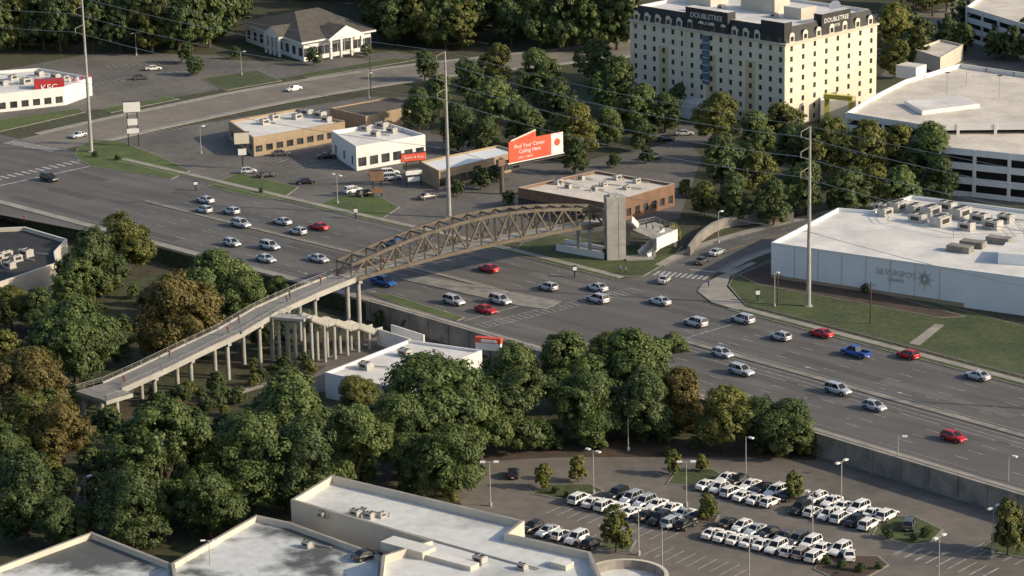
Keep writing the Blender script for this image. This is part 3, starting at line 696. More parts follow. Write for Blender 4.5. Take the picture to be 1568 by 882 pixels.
def mall():
    root=empty("shopping_mall")
    flatb("",[(445,765),(507,727),(803,797),(778,817),(905,845),(930,905),(900,1080),(560,1080),(585,850),(655,828),(640,822)],5.4,LOW,1.2,'cream','roofs',root=root,part="upper_wing",th=.5,cap='walk')
    flatb("",[(262,862),(392,788),(447,800),(585,850),(575,1080),(300,1080)],3.8,LOW,.9,'cream','roofd',root=root,part="middle_wing",th=.5,cap='walk')
    flatb("",[(-60,888),(140,814),(262,862),(290,1080),(-60,1080)],3.0,LOW,.9,'cream','roofd',root=root,part="left_wing",th=.5,cap='walk')
    units(root,[(545,790,.7),(558,787,.6),(566,793,.6),(492,792,.5),(585,792,.5),(735,862,.8),(800,872,.6)],5.4)
    units(root,[(470,838,.6)],3.8)
    mb=MB()
    p=P(958,880,4.5); n=28
    for k in range(n):
        a=2*math.pi*k/n;b=2*math.pi*(k+1)/n
        f=lambda t,r,z:(p.x+r*math.cos(t),p.y+r*math.sin(t),z)
        mb.face([f(a,6.2,LOW),f(b,6.2,LOW),f(b,6.2,4.6),f(a,6.2,4.6)],'cream'); mb.face([f(a,6.2,4.6),f(b,6.2,4.6),f(b,5.6,4.6),f(a,5.6,4.6)],'cream')
        mb.face([f(b,5.6,3.2),f(a,5.6,3.2),f(a,5.6,4.6),f(b,5.6,4.6)],'concd')
    mb.loop([(p.x+5.6*math.cos(2*math.pi*k/n),p.y+5.6*math.sin(2*math.pi*k/n)) for k in range(n)],3.2,'roofs')
    for u,v,sx,sy,h in((625,845,8,3,1.2),(690,862,9,2,.7),(860,868,3,2,.8)):
        q=P(u,v,5.4); mb.box((q.x,q.y,5.402),sx,sy,h,rad(-38),'cream','roofw')
    q=P(690,815,5.4); mb.beam((q.x-14,q.y+6,5.55),(q.x+10,q.y-14,5.55),.2,.2,'galv')
    mb.obj("rotunda_and_blocks",root)
mall()
# ------------------------------------------------------------------ pedestrian bridge
def rail(mb,pts,off,h=1.15,mt='galv',sp=2.0,two=True):
    for i in range(len(pts)-1):
        a=Vector(pts[i]);b=Vector(pts[i+1]); d=(b-a); L=d.length; d.normalize(); s_=Vector((-d.y,d.x,0)).normalized()*off
        for hh in((.5,.82,h) if two else (h,)):
            mb.beam(a+s_+Vector((0,0,hh)),b+s_+Vector((0,0,hh)),.06 if hh==h else .03,.06 if hh==h else .03,mt)
        n=max(1,int(L/sp))
        for k in range(n+1):
            p=a+(b-a)*k/n+s_; mb.beam(p,p+Vector((0,0,h)),.07,.07,mt)
def slab(mb,pts,w,th,mt='conc',mtop=None):
    L=[];Rr=[]
    for i in range(len(pts)):
        a=Vector(pts[max(i-1,0)]);b=Vector(pts[min(i+1,len(pts)-1)]); d=(b-a); d.z=0; d.normalize(); s_=Vector((-d.y,d.x,0))*w/2
        L.append(Vector(pts[i])+s_);Rr.append(Vector(pts[i])-s_)
    dz=Vector((0,0,-th))
    for i in range(len(pts)-1):
        mb.face([Rr[i],Rr[i+1],L[i+1],L[i]],mtop or mt); mb.face([L[i]+dz,L[i+1]+dz,Rr[i+1]+dz,Rr[i]+dz],mt)
        mb.face([L[i],L[i+1],L[i+1]+dz,L[i]+dz],mt); mb.face([Rr[i+1],Rr[i],Rr[i]+dz,Rr[i+1]+dz],mt)
    for i,f in((0,1),(-1,-1)): mb.face([L[i],L[i]+dz,Rr[i]+dz,Rr[i]][::f],mt)
bridge=empty("pedestrian_bridge")
ZD=7.0
BA=P(527,424,ZD);BB=P(912,338,ZD)
def zb(t): return ZD+.9*math.sin(math.pi*t)
mb=MB(); NP=18; d=(BB-BA); d.z=0; LB=d.length; d.normalize(); sd=Vector((-d.y,d.x,0)); HWB=2.4
dep=lambda t:2.9+2.9*math.sin(math.pi*t)
for sg in(-1,1):
    bot=[];top=[]
    for i in range(NP+1):
        t=i/NP; p=BA+d*LB*t+sd*sg*HWB; bot.append(Vector((p.x,p.y,zb(t)-.25))); top.append(Vector((p.x,p.y,zb(t)+dep(t))))
    for i in range(NP):
        mb.beam(bot[i],bot[i+1],.5,.75,'steel'); mb.beam(top[i],top[i+1],.55,.62,'steel')
        if i%2==0: mb.beam(bot[i],top[i+1],.3,.36,'steel')
        else: mb.beam(top[i],bot[i+1],.3,.36,'steel')
        mb.beam(bot[i]+Vector((0,0,1.5)),bot[i+1]+Vector((0,0,1.5)),.08,.12,'steel')
    for i in range(NP+1): mb.beam(bot[i],top[i],.34,.36,'steel')
for i in range(NP+1):
    t=i/NP; p=BA+d*LB*t
    a=Vector((p.x,p.y,0))
    mb.beam(a+sd*HWB+Vector((0,0,zb(t)-.4)),a-sd*HWB+Vector((0,0,zb(t)-.4)),.25,.35,'steel')
    if dep(t)>2.6: mb.beam(a+sd*HWB+Vector((0,0,zb(t)+dep(t))),a-sd*HWB+Vector((0,0,zb(t)+dep(t))),.28,.3,'steel')
mb.obj("truss",bridge)
mb=MB()
deck=[BA+d*LB*(i/NP)+Vector((0,0,zb(i/NP)-ZD)) for i in range(NP+1)]
slab(mb,deck,4.1,.2,'conc')
for t,r in((.03,.45),(.95,.4)):
    for sg in(-1,1):
        p=BA+d*LB*t+sd*sg*1.9; mb.cyl((p.x,p.y,LOW if t<.5 else 0),(p.x,p.y,ZD-.85),r,r,'conc',14)
    p=BA+d*LB*t; mb.beam(Vector((p.x,p.y,ZD-.95))+sd*2.8,Vector((p.x,p.y,ZD-.95))-sd*2.8,.9,.5,'conc')
mb.obj("deck_and_piers",bridge)
rp=[P(172,592,1.4),P(232,565,2.6),P(300,532,4.0),P(352,508,5.2),P(408,475,6.4),P(470,447,6.9),BA+d*.0]
rp=[Vector(x) for x in rp]; rp[-1].z=ZD
RWD=5.8
mb=MB(); slab(mb,rp,RWD,.75,'conc','deck'); rail(mb,rp,RWD/2-.1); rail(mb,rp,-RWD/2+.1)
for a,b_ in zip(rp[:-1],rp[1:]):
    for sg in(1,-1):
        dd=(b_-a); dd.z=0; dd.normalize(); s_=Vector((-dd.y,dd.x,0))*sg*(RWD/2-.12); mb.beam(a+s_+Vector((0,0,.15)),b_+s_+Vector((0,0,.15)),.24,.34,'conc')
e=rp[0]; dd=(rp[0]-rp[1]); dd.z=0; dd.normalize(); ss=Vector((-dd.y,dd.x,0))
q=[e-ss*2.9,e-ss*2.9+dd*6,e+ss*6+dd*6,e+ss*6]
mb.prism([x[:2] for x in q],.65,1.395,'conc','deck',True)
for a,b_ in((q[0],q[1]),(q[1],q[2]),(q[2],q[3])):
    rail(mb,[Vector((a.x,a.y,1.4)),Vector((b_.x,b_.y,1.4))],0)
for x,y in((1,2.2),(5,2.2),(1,-2.2),(5,-2.2),(3,5)):
    p=e+dd*x+ss*y; mb.cyl((p.x,p.y,LOW),(p.x,p.y,.65),.42,.42,'conc',12)
RP=Path(None,pts=[Vector(x[:2]) for x in rp])
def rz(p):
    best=min(range(len(rp)-1),key=lambda i:(Vector(p)-((rp[i]+rp[i+1])/2).to_2d()).length); a,b_=rp[best],rp[best+1]
    t=max(0,min(1,(Vector(p)-a.to_2d()).dot((b_-a).to_2d())/((b_-a).to_2d().length_squared))); return a.z+(b_.z-a.z)*t
t=8
while t<RP.L-8:
    z=rz(RP.off(t,0))-1.03
    for sg in(-1,1):
        p=RP.off(t,sg*1.9); mb.cyl((*p,LOW),(*p,z-.3),.40,.40,'conc',12)
    p0=RP.off(t,-2.7);p1=RP.off(t,2.7); mb.beam((*p0,z),(*p1,z),.8,.55,'conc'); t+=9
mb.obj("access_ramp",bridge)
mb=MB()
S0=P(420,482,6.2);S1=P(470,486,6.2);S2=P(578,504,-.2)
S0,S1,S2=Vector(S0),Vector(S1),Vector(S2)
slab(mb,[S0,S1],3.0,.5,'conc')
fl=3
for k in range(fl):
    a=S1+(S2-S1)*(k/fl); a.z=S1.z+(S2.z-S1.z)*(k/fl)
    b_=S1+(S2-S1)*((k+.68)/fl); b_.z=S1.z+(S2.z-S1.z)*((k+1)/fl)
    c_=S1+(S2-S1)*((k+1)/fl); c_.z=b_.z
    n=10
    dxy=(b_-a); 
    for i in range(n):
        p=a+(b_-a)*((i+.5)/n); p.z=a.z+(b_.z-a.z)*((i+1)/n)
        an=math.atan2(dxy.y,dxy.x); mb.box((p.x,p.y,p.z-.45),dxy.to_2d().length/n+.01,2.8,.45+.001*i,an,'conc')
    slab(mb,[b_,c_],2.9,.4,'conc')
    for sg in(1.42,-1.42):
        s_=Vector((-dxy.y,dxy.x,0)).normalized()*sg; mb.beam(a+s_+Vector((0,0,.25)),b_+s_+Vector((0,0,.25)),.16,1.1,'conc'); mb.beam(b_+s_+Vector((0,0,.25)),c_+s_+Vector((0,0,.25)),.16,1.1,'conc')
for p in[S0,(S0+S1)/2,S1]+[S1+(S2-S1)*f for f in(.18,.32,.5,.66,.82)]:
    dd=(S2-S1); s_=Vector((-dd.y,dd.x,0)).normalized()
    for sg in(-1,1):
        x=p+s_*sg*1.05; mb.cyl((x.x,x.y,LOW),(x.x,x.y,max(p.z-.9,LOW+.4)),.34,.34,'conc',10)
for sg in(1.45,-1.45): rail(mb,[S0,S1],sg)
a=P(578,506,.0);b_=P(628,522,.0)
for o_ in(0,2.6): mb.beam(a+Vector((o_,o_,-1.2)),b_+Vector((o_,o_,-1.2)),.3,3.2,'wht')
mb.obj("stair",bridge)
tw=empty("elevator_tower"); mb=MB()
bc=P(942,396,0)
mb.box((bc.x,bc.y,0),4.0,3.6,13.6,rad(8),'conc'); mb.box((bc.x-.2,bc.y+.2,13.6),2,1.6,.5,rad(8),'unit')
ca=Vector((math.cos(rad(8)),math.sin(rad(8)),0)); cb=Vector((-ca.y,ca.x,0))
for z in(3.4,6.8,10.2): mb.beam(bc+ca*-2.0-cb*1.803+Vector((0,0,z)),bc+ca*2.0-cb*1.803+Vector((0,0,z)),.03,.06,'concd')
mb.beam(bc+ca*.5-cb*1.82+Vector((0,0,.4)),bc+ca*.5-cb*1.82+Vector((0,0,13)),.04,.05,'concd')
pd=bc-ca*2.03-cb*.2; mb.beam(pd+Vector((0,0,.1)),pd+Vector((0,0,2.3)),.08,1.3,'blk')
mb.obj("shaft",tw)
mb=MB()
p1=Vector(BB); p1.z=ZD; p2=Vector((bc.x+1.5,bc.y+5.2,ZD))
slab(mb,[p1,p2],4.2,.4,'conc'); rail(mb,[p1,p2],2.0); 
q=[P(u,v,4.0) for u,v in[(962,349),(1003,340),(1034,352),(1002,366)]]
mb.prism([x[:2] for x in q],3.5,4.0,'conc',None,True)
for i in range(4):
    a=q[i];b_=q[(i+1)%4]; rail(mb,[a,b_],0)
    mb.beam((a.x,a.y,0),(a.x,a.y,3.5),.6,.6,'conc')
def flight(a,b_,w,n=12):
    dxy=(b_-a); an=math.atan2(dxy.y,dxy.x); L=dxy.to_2d().length
    for i in range(n):
        p=a+dxy*((i+.5)/n); mb.box((p.x,p.y,p.z-.5),L/n+.01,w,.5+.001*i,an,'conc')
    s_=Vector((-dxy.y,dxy.x,0)).normalized()
    for sg in(-1,1): mb.beam(a+s_*sg*(w/2+.1)+Vector((0,0,.3)),b_+s_*sg*(w/2+.1)+Vector((0,0,.3)),.18,1.3,'wht')
flight(Vector((p2.x+1,p2.y,ZD)),Vector(P(968,348,4.0)),2.6); flight(Vector(P(1025,357,4.0)),Vector(P(985,392,.2)),2.8,18)
a=P(1034,352,4.3);b_=P(1002,366,4.3); mb.beam(a+Vector((.4,-.4,-1)),b_+Vector((.4,-.4,-1.0)),.2,2.6,'wht')
a=P(852,385,0);b_=P(925,398,0)
mb.beam(a+Vector((0,0,.8)),b_+Vector((0,0,.8)),.3,1.6,'wht'); mb.beam(a+Vector((2,4,.8)),b_+Vector((2,4,.8)),.3,1.6,'wht')
mb.beam(a+Vector((1,2,.4)),b_+Vector((1,2,.4)),3.6,.7,'conc')
mb.box((bc.x+5,bc.y-.5,0),6,4,.35,rad(8),'walk')
mb.obj("landing_and_stairs",tw)
# ------------------------------------------------------------------ vehicles
def car_mesh(kind):
    mb=MB(); pm=PT['silver']; mb.m(pm)
    if kind=='sedan':
        st=[(-2.36,.66,.42,.78),(-2.3,.80,.30,.96),(-1.6,.89,.22,1.0),(-.5,.91,.2,.96),(.9,.91,.2,.95),(1.6,.88,.22,.88),(2.1,.82,.27,.77),(2.32,.72,.32,.66),(2.38,.6,.36,.56)]
        cab=(-1.75,-.95,.20,1.02,.82,.60,.95,1.44)
    elif kind=='hatch':
        st=[(-2.05,.66,.42,.86),(-2.0,.80,.30,1.0),(-1.4,.88,.22,1.02),(-.3,.90,.2,.98),(.8,.90,.2,.97),(1.45,.87,.22,.92),(1.85,.80,.27,.80),(2.03,.70,.32,.68),(2.08,.58,.36,.56)]
        cab=(-1.95,-1.45,.15,1.05,.82,.60,.98,1.52)
    elif kind=='suv':
        st=[(-2.38,.70,.48,.95),(-2.32,.86,.36,1.08),(-1.6,.94,.28,1.10),(-.3,.96,.26,1.08),(.9,.96,.26,1.07),(1.6,.93,.28,1.02),(2.1,.87,.32,.92),(2.34,.76,.38,.80),(2.4,.62,.42,.64)]
        cab=(-2.28,-1.95,.35,1.12,.86,.68,1.06,1.72)
    else:
        st=[(-2.85,.86,.5,.86),(-2.8,.95,.42,.9),(-1.8,.97,.36,.9),(-.72,.98,.34,.9),(-.7,.98,.34,1.12),(1.1,.98,.34,1.1),(2.0,.95,.36,1.06),(2.6,.9,.4,.98),(2.8,.78,.44,.8)]
        cab=(-.85,-.55,.75,1.45,.88,.70,1.1,1.82)
    rings=[]
    for x,hw,zb_,zt in st:
        h=zt-zb_; rings.append([(x,-hw*.86,zb_),(x,-hw,zb_+h*.3),(x,-hw*.985,zb_+h*.72),(x,-hw*.86,zt-.0),(x,0,zt+.03),(x,hw*.86,zt),(x,hw*.985,zb_+h*.72),(x,hw,zb_+h*.3),(x,hw*.86,zb_)])
    for i in range(len(rings)-1):
        a,b=rings[i],rings[i+1]
        for j in range(9):
            k=(j+1)%9; mb.face([a[j],a[k],b[k],b[j]][::-1],'blk' if j==8 else pm)
    mb.face(rings[0],pm); mb.face(rings[-1][::-1],pm)
    rb,rr,rf,fb,hb,hr,zb_,zr=cab
    B=[(rb,-hb),(fb,-hb*.94),(fb,hb*.94),(rb,hb)]; T=[(rr,-hr),(rf,-hr*.97),(rf,hr*.97),(rr,hr)]
    zb2=zb_-.03
    for i in range(4):
        j=(i+1)%4; mb.face([(*B[i],zb2),(*B[j],zb2),(*T[j],zr),(*T[i],zr)],'cglass')
    To=[(rr-.05,-hr-.03),(rf+.05,-hr-.02),(rf+.05,hr+.02),(rr-.05,hr+.03)]; Ti=[(rr+.12,-hr+.12),(rf-.1,-hr+.12),(rf-.1,hr-.12),(rr+.12,hr-.12)]
    for i in range(4):
        j=(i+1)%4; mb.face([(*To[i],zr-.02),(*To[j],zr-.02),(*Ti[j],zr+.05),(*Ti[i],zr+.05)],pm)
    mb.face([(*p,zr+.05) for p in Ti],pm)
    for i in range(4): mb.beam((B[i][0],B[i][1]*1.005,zb2),(T[i][0],T[i][1]*1.01,zr),.10,.10,pm)
    xm=[.5*(rr+rf)-.05] if kind in('sedan','hatch','truck') else [rf-1.0,rr+.75]
    for x in xm:
        for sg in(-1,1): mb.beam((x,sg*hb*.985,zb2),(x,sg*hr*1.01,zr),.09,.05,pm)
    L0=st[0][0];L1=st[-1][0]; wr=.34 if kind in('sedan','hatch') else .39
    wx=(L0+.85,L1-.87) if kind!='truck' else (-1.8,1.85); hwm=st[3][1]
    for x in wx:
        for sg in(-1,1):
            mb.cyl((x,sg*(hwm-.10),wr+.03),(x,sg*(hwm+.012),wr+.03),wr+.07,wr+.07,'blk',14)
            mb.cyl((x,sg*(hwm-.2),wr),(x,sg*(hwm+.03),wr),wr,wr,'tire',14); mb.cyl((x,sg*(hwm),wr),(x,sg*(hwm+.045),wr),wr*.6,wr*.55,'rim',10)
    f=st[-2]; r=st[1]
    for sg in(-1,1):
        mb.box((f[0]-.08,sg*f[1]*.80,f[3]-.20),.22,.30,.13,0,'lampw'); mb.box((r[0]-.02,sg*r[1]*.80,r[3]-.26),.12,.28,.18,0,'lampr')
        mb.box((fb-.25,sg*(hb+.14),zb_-.0),.14,.22,.14,0,pm)
    mb.box((L1+.0,0,.40),.06,.9,.14,0,'blk'); mb.box((L0+.0,0,.45),.05,.5,.12,0,'wht')
    if kind=='truck':
        mb.box((-1.78,0,.905),1.9,1.5,.02,0,'blk')
        for sg in(-1,1): mb.box((-1.78,sg*.86,.88),2.05,.16,.3,0,pm)
        mb.box((-2.77,0,.88),.12,1.56,.3,0,pm)
    return mb.mesh("vehicle_"+kind)
CM={k:car_mesh(k) for k in('sedan','hatch','suv','truck')}
NM={'sedan':'sedan_car','hatch':'hatchback_car','suv':'suv_car','truck':'pickup_truck'}
def car(p,z,ang,kind,col,parked=False,sc_=1.0):
    o=bpy.data.objects.new(("parked_" if parked else "")+NM[kind],CM[kind]); link(o)
    o.location=(p[0],p[1],z); o.rotation_euler=(0,0,ang); o.scale=(sc_,)*3
    o.material_slots[0].link='OBJECT'; o.material_slots[0].material=PT[col]
SI='silver'
road_cars=[(314,306,'sedan',SI),(312,321,'hatch',SI),(354,323,'hatch',SI),(369,343,'suv',SI),(432,339,'sedan',SI),(456,354,'hatch',SI),(355,372,'hatch',SI),(413,377,'suv',SI),(407,396,'sedan',SI),(488,396,'sedan',SI),(488,347,'sedan','red'),(748,411,'sedan','red'),(587,432,'truck','blue'),(839,439,'hatch',SI),(914,440,'sedan',SI),(915,458,'suv',SI),(1010,461,'sedan',SI),(695,461,'suv',SI),(766,460,'suv',SI),(744,474,'sedan','red'),(1065,494,'suv',SI),(1137,489,'suv',SI),(1195,515,'hatch',SI),(1257,510,'sedan','red'),(1310,540,'truck','blue'),(1390,543,'hatch','red'),(1496,575,'sedan',SI),(1106,541,'hatch',SI),(1135,568,'suv',SI),(1283,597,'suv',SI),(1339,622,'hatch',SI),(1460,669,'hatch','red'),(75,273,'suv','black'),(600,373,'suv','blue')]
for u,v,k,c in road_cars:
    q=P(u,v,.7); t,dd=RD.nearw(q); _,g=RD.at(t); an=math.atan2(g.y,g.x)+(math.pi if dd>0 else 0)
    car(q,.04,an,k,c,False,1.1)
def row(u0,v0,u1,v1,n,cols,side,zg=LOW,skip=()):
    a=P(u0,v0,zg+.7);b=P(u1,v1,zg+.7); d=(b-a); an=math.atan2(d.y,d.x)+math.pi/2*side
    for i in range(n):
        if i in skip: continue
        p=a+d*(i/(n-1)) if n>1 else a
        car((p.x+random.uniform(-.12,.12),p.y+random.uniform(-.35,.35)),zg+.012,an+random.uniform(-.03,.03)+(math.pi if random.random()<.25 else 0),random.choice(['sedan','suv','suv','hatch','sedan']),random.choice(cols),True)
cw=['white']*12+['black','silver','beige']; cm=['white']*8+['black','grey','silver','beige','maroon','black']
row(888,763,1050,803,9,cw,1); row(925,752,1070,789,8,cm,-1,skip=(0,))
row(1082,742,1180,768,6,cw,1); row(1112,731,1205,757,6,cm,-1)
row(1090,815,1250,852,9,cw,1,skip=()); row(1115,800,1285,842,9,cm,-1); row(1300,848,1301,848,1,['white'],1)
row(1225,778,1330,802,6,cm,1); row(1252,762,1358,789,6,cw,-1)
row(815,807,905,830,5,cm,-1); row(785,724,786,724,1,['black'],1)
for u,v,k,c,an in[(1392,803,'suv','grey',1.3),(380,261,'hatch',SI,.3),(408,267,'sedan','black',.5),(468,277,'sedan','black',.2),(541,291,'suv','white',.6),(560,296,'suv','black',.6),(597,264,'suv','white',.2),(600,271,'suv',SI,.2),(620,243,'sedan','grey',.1),(430,234,'sedan','grey',.2),(500,238,'sedan','black',.3),(655,300,'sedan','grey',.6),(1048,203,'sedan',SI,.1),(1020,212,'sedan','black',.1),(1000,240,'suv','grey',.5),(215,118,'sedan','grey',.2),(235,104,'sedan','white',.2)]:
    zg=0 if v<700 else LOW; q=P(u,v,zg+.7); car(q,zg+(.012 if u!=1392 else .165),an,k,c,True)
for u,v,c in[(1075,399,'grey'),(1098,386,SI),(1018,428,SI)]:
    q=P(u,v,.6); t,dd=SS.nearw(q); _,g=SS.at(t); car(q,.03,math.atan2(g.y,g.x),'sedan',c)
for u,v,c in[(120,207,SI),(450,136,'white')]:
    q=P(u,v,.6); t,dd=R2.nearw(q); _,g=R2.at(t); car(q,.03,math.atan2(g.y,g.x),'sedan',c)
q=P(562,850,4.4); car(q,3.815,rad(30),'sedan','black',True)
# ------------------------------------------------------------------ street furniture
def lamp_mesh(double):
    mb=MB(); mb.cyl((0,0,0),(0,0,.7),.28,.28,'conc',10); mb.cyl((0,0,.7),(0,0,7.6),.11,.07,'galv',8)
    for sg in((-1,1) if double else (1,)):
        mb.beam((0,0,7.55),(sg*.8,0,7.6),.08,.08,'galv'); mb.box((sg*1.1,0,7.5),.85,.5,.22,0,'wht')
    return mb.mesh("lamp")
LM=[lamp_mesh(False),lamp_mesh(True)]
for u,v,zg,k in[(751,775,LOW,1),(909,757,LOW,1),(1051,775,LOW,1),(1142,735,LOW,0),(1374,735,LOW,0),(1288,775,LOW,1),(1520,848,LOW,1),(1437,895,LOW,1),(978,850,LOW,1),(1244,825,LOW,1),(1147,895,LOW,1),(1014,878,LOW,0),(133,800,LOW,0),(1543,765,LOW,0),(962,690,LOW,0),
    (370,115,0,0),(209,85,0,1),(565,150,0,0),(517,312,0,1),(308,235,0,0),(1100,372,0,0),(1186,470,0,0),(870,240,0,0)]:
    o=bpy.data.objects.new("parking_lot_lamp" if zg==LOW else "street_lamp",LM[k]); link(o); p=P(u,v,zg); o.location=(p.x,p.y,zg); o.rotation_euler=(0,0,random.choice([0,rad(-43),rad(47)]))
    if zg==0: o.scale=(1,1,.9)
q=P(322,872,3.0); o=bpy.data.objects.new("rooftop_lamp",LM[1]); link(o); o.location=(q.x,q.y,3.0); o.scale=(.8,.8,.6)
pyl=[]
for (u,v,H) in((140,233,42),(688,333,38),(1238,470,36.5)):
    p=P(u,v,0); pyl.append((p,H))
e0=pyl[0][0]-(pyl[1][0]-pyl[0][0]); e3=pyl[2][0]+(pyl[2][0]-pyl[1][0]); allp=[(e0,42)]+pyl+[(e3,38)]
arms=(.97,.86,.75)
aside=Vector((-.8,-.6,0))
for p,H in allp:
    mb=MB(); mb.cyl((p.x,p.y,0),(p.x,p.y,H),.50,.20,'galv',12); mb.cyl((p.x,p.y,0),(p.x,p.y,.3),.9,.9,'conc',12)
    for f in arms:
        z=H*f; a=Vector((p.x,p.y,z-1.6)); tip=Vector((p.x,p.y,z-.6))+aside*2.4
        mb.cyl(a,tip,.10,.08,'concd',6); mb.cyl(Vector((p.x,p.y,z+1.0)),tip+Vector((0,0,.9)),.09,.08,'concd',6); mb.cyl(tip+Vector((0,0,.9)),tip+Vector((0,0,-.3)),.13,.13,'concd',6)
    mb.obj("transmission_pole")
mb=MB()
def wire(a,b,sag,r=.055,n=14):
    pr=None
    for i in range(n+1):
        t=i/n; q=a+(b-a)*t; q=Vector((q.x,q.y,q.z-sag*4*t*(1-t)))
        if pr is not None: mb.cyl(pr,q,r,r,'wire',5,False)
        pr=q
for (p,H),(q,G) in zip(allp[:-1],allp[1:]):
    for f in arms: wire(Vector((p.x,p.y,H*f-.6))+aside*2.4,Vector((q.x,q.y,G*f-.6))+aside*2.4,2.2)
    wire(Vector((p.x,p.y,H)),Vector((q.x,q.y,G)),1.4,.04)
    wire(Vector((p.x,p.y,H*.42)),Vector((q.x,q.y,G*.42)),1.6)
mb.obj("power_lines")
for u,v,H in[(565,148,11),(208,83,12),(1328,497,8.5),(1186,470,7)]:
    p=P(u,v,0); mb=MB(); mb.cyl((p.x+.6,p.y,0),(p.x+.6,p.y,H),.17,.11,'bark',8); mb.beam((p.x-.5,p.y,H-.6),(p.x+1.7,p.y,H-.6),.12,.12,'bark'); mb.obj("utility_pole")
bb=empty("billboard"); mb=MB()
a=P(779,250,7.0);b_=P(862,233,7.0); a=Vector((a.x,a.y,0));b_=Vector((b_.x,b_.y,0)); dd=(b_-a).normalized(); o=Vector((dd.y,-dd.x,0)); L=(b_-a).length
c=(a+b_)/2
def pan(c0,dv,L,z0,z1,mt):
    mb.beam(c0-dv*L/2+Vector((0,0,(z0+z1)/2)),c0+dv*L/2+Vector((0,0,(z0+z1)/2)),.25,z1-z0,mt)
pan(c,dd,L,7,12,'orange'); pan(c,dd,L+.6,6.75,6.995,'wht')
mb.beam(b_-dd*1.9+o*.14+Vector((0,0,9.5))-dd*1.8,b_+o*.14+Vector((0,0,9.5))-dd*.05,.04,4.9,'wht')
mb.cyl(b_-dd*1.9+o*.17+Vector((0,0,9.8)),b_-dd*1.9+o*.2+Vector((0,0,9.8)),.9,.9,'orange',16)
d2=Vector((math.cos(math.atan2(dd.y,dd.x)+.42),math.sin(math.atan2(dd.y,dd.x)+.42),0)); cc=a+d2*L*.5-o*1.0+dd*.5; pan(cc,d2,L*.8,7,11.8,'roofc'); pan(cc-Vector((d2.y,-d2.x,0))*-.16,d2,L*.76,10.2,11.5,'orange')
mb.beam(a-dd*1.2-o*.5+Vector((0,0,6.5)),b_-o*.5+Vector((0,0,6.5)),.3,.3,'blk'); mb.beam(a-dd*1.2+o*.9+Vector((0,0,6.5)),b_+o*.9+Vector((0,0,6.5)),.7,.08,'blk')
mb.cyl((a-dd*2.2),a-dd*2.2+Vector((0,0,8.6)),.55,.5,'steel',12); mb.beam(a-dd*2.2-o*.5+Vector((0,0,7.4)),c-o*.5+Vector((0,0,7.4)),.5,.6,'blk')
mb.box((*(a-dd*2.6+o*.2)[:2],6.9),2.0,1.0,1.5,math.atan2(dd.y,dd.x),'brown')
mb.obj("panels",bb)
tc=a+dd*L*.38; text("Find Your Career\nCalling Here",(tc.x,tc.y,9.9),dd,1.3,'wht',bb,.16); 
tc=a+dd*L*.3; text("APPLY TODAY",(tc.x,tc.y,7.8),dd,.7,'wht',bb,.16)
def sign(u,v,H,w,h,mt,name,posts=2,extra=(),ang=rad(10),txt=None):
    r=empty(name); mb=MB(); p=P(u,v,0); dx=Vector((math.cos(ang),math.sin(ang),0)); o=Vector((dx.y,-dx.x,0))
    xs=(-w*.3,w*.3) if posts==2 else (0,)
    for x in xs: mb.cyl(p+dx*x,p+dx*x+Vector((0,0,H-h-.13)),.15,.15,'blk',8)
    mb.box((p.x,p.y,H-h),w,.6,h,ang,mt); mb.box((p.x,p.y,H-h-.13),w+.25,.7,.12,ang,'blk'); mb.box((p.x,p.y,H+.003),w+.25,.7,.12,ang,'blk')
    for (z,w2,h2,m2) in extra: mb.box((p.x,p.y,z),w2,.45,h2,ang,m2)
    mb.obj("cabinet",r)
    if txt: text(txt,(p.x,p.y,H-h/2),dx,h*.5,'wht' if mt in('red','orange','blk','brown') else 'red',r,.34)
sign(205,224,11.5,4.2,2.6,'wht',"pylon_sign",2,((5.5,2.5,1.6,'wht'),(3.4,3,1.2,'wht')))
sign(372,258,9,3.6,2.8,'cream',"pylon_sign",1,((3.4,2.0,1.5,'wht'),))
sign(634,285,8,6.0,1.8,'orange',"restaurant_sign",2,((4.3,5,1.0,'blk'),(2.8,4,1.0,'wht'),(1.2,3,1.0,'wht')),rad(20),"Quick & Easy")
sign(578,303,6.5,3.2,2.4,'brown',"monument_sign",2,((1.2,2.5,1.2,'brown'),))
sign(300,292,2.2,.9,.7,'wht',"traffic_sign",1); sign(880,425,2.4,.8,.8,'wht',"traffic_sign",1); sign(1160,462,2.4,.8,.9,'wht',"traffic_sign",1); sign(545,335,2.4,.8,.9,'wht',"traffic_sign",1)
mb=MB(); t0=RD.near(1140,470)[0]; t=t0; prev=None
while t<RD.L-4:
    p=RD.off(t,HW+4.2); q=Vector((*p,0)); mb.beam(q,q+Vector((0,0,.8)),.09,.09,'concd')
    if prev is not None:
        for h in(.4,.75): mb.beam(prev+Vector((0,0,h)),q+Vector((0,0,h)),.05,.07,'walk')
    prev=q; t+=2.5
mb.obj("roadside_fence")
mb=MB(); t=sW; prev=None
while t<RD.L-4:
    p=RD.off(t,-(HW+2.9)); q=Vector((*p,.1)); mb.beam(q,q+Vector((0,0,.75)),.12,.12,'galv')
    if prev is not None: mb.beam(prev+Vector((0,0,.62)),q+Vector((0,0,.62)),.07,.32,'concd')
    prev=q; t+=3
mb.obj("guard_rail")
W2=Path([(1055,392),(1075,368),(1105,350),(1150,343),(1215,340)])
mb=MB(); W2.strip(mb,0,W2.L,-.3,.3,0,'walk',2.2,'concd'); mb.obj("street_retaining_wall")
mb=MB()
for i in range(40):
    t=random.uniform(sL,RD.L); dd_=random.uniform(-19,19)
    if abs(dd_)<2: continue
    p=RD.off(t,dd_); mb.loop([(p.x+.4*math.cos(a*math.pi/6),p.y+.4*math.sin(a*math.pi/6)) for a in range(12)],.072+.0005*i,'kerb')
mb.obj("manhole_covers")
mb=MB()
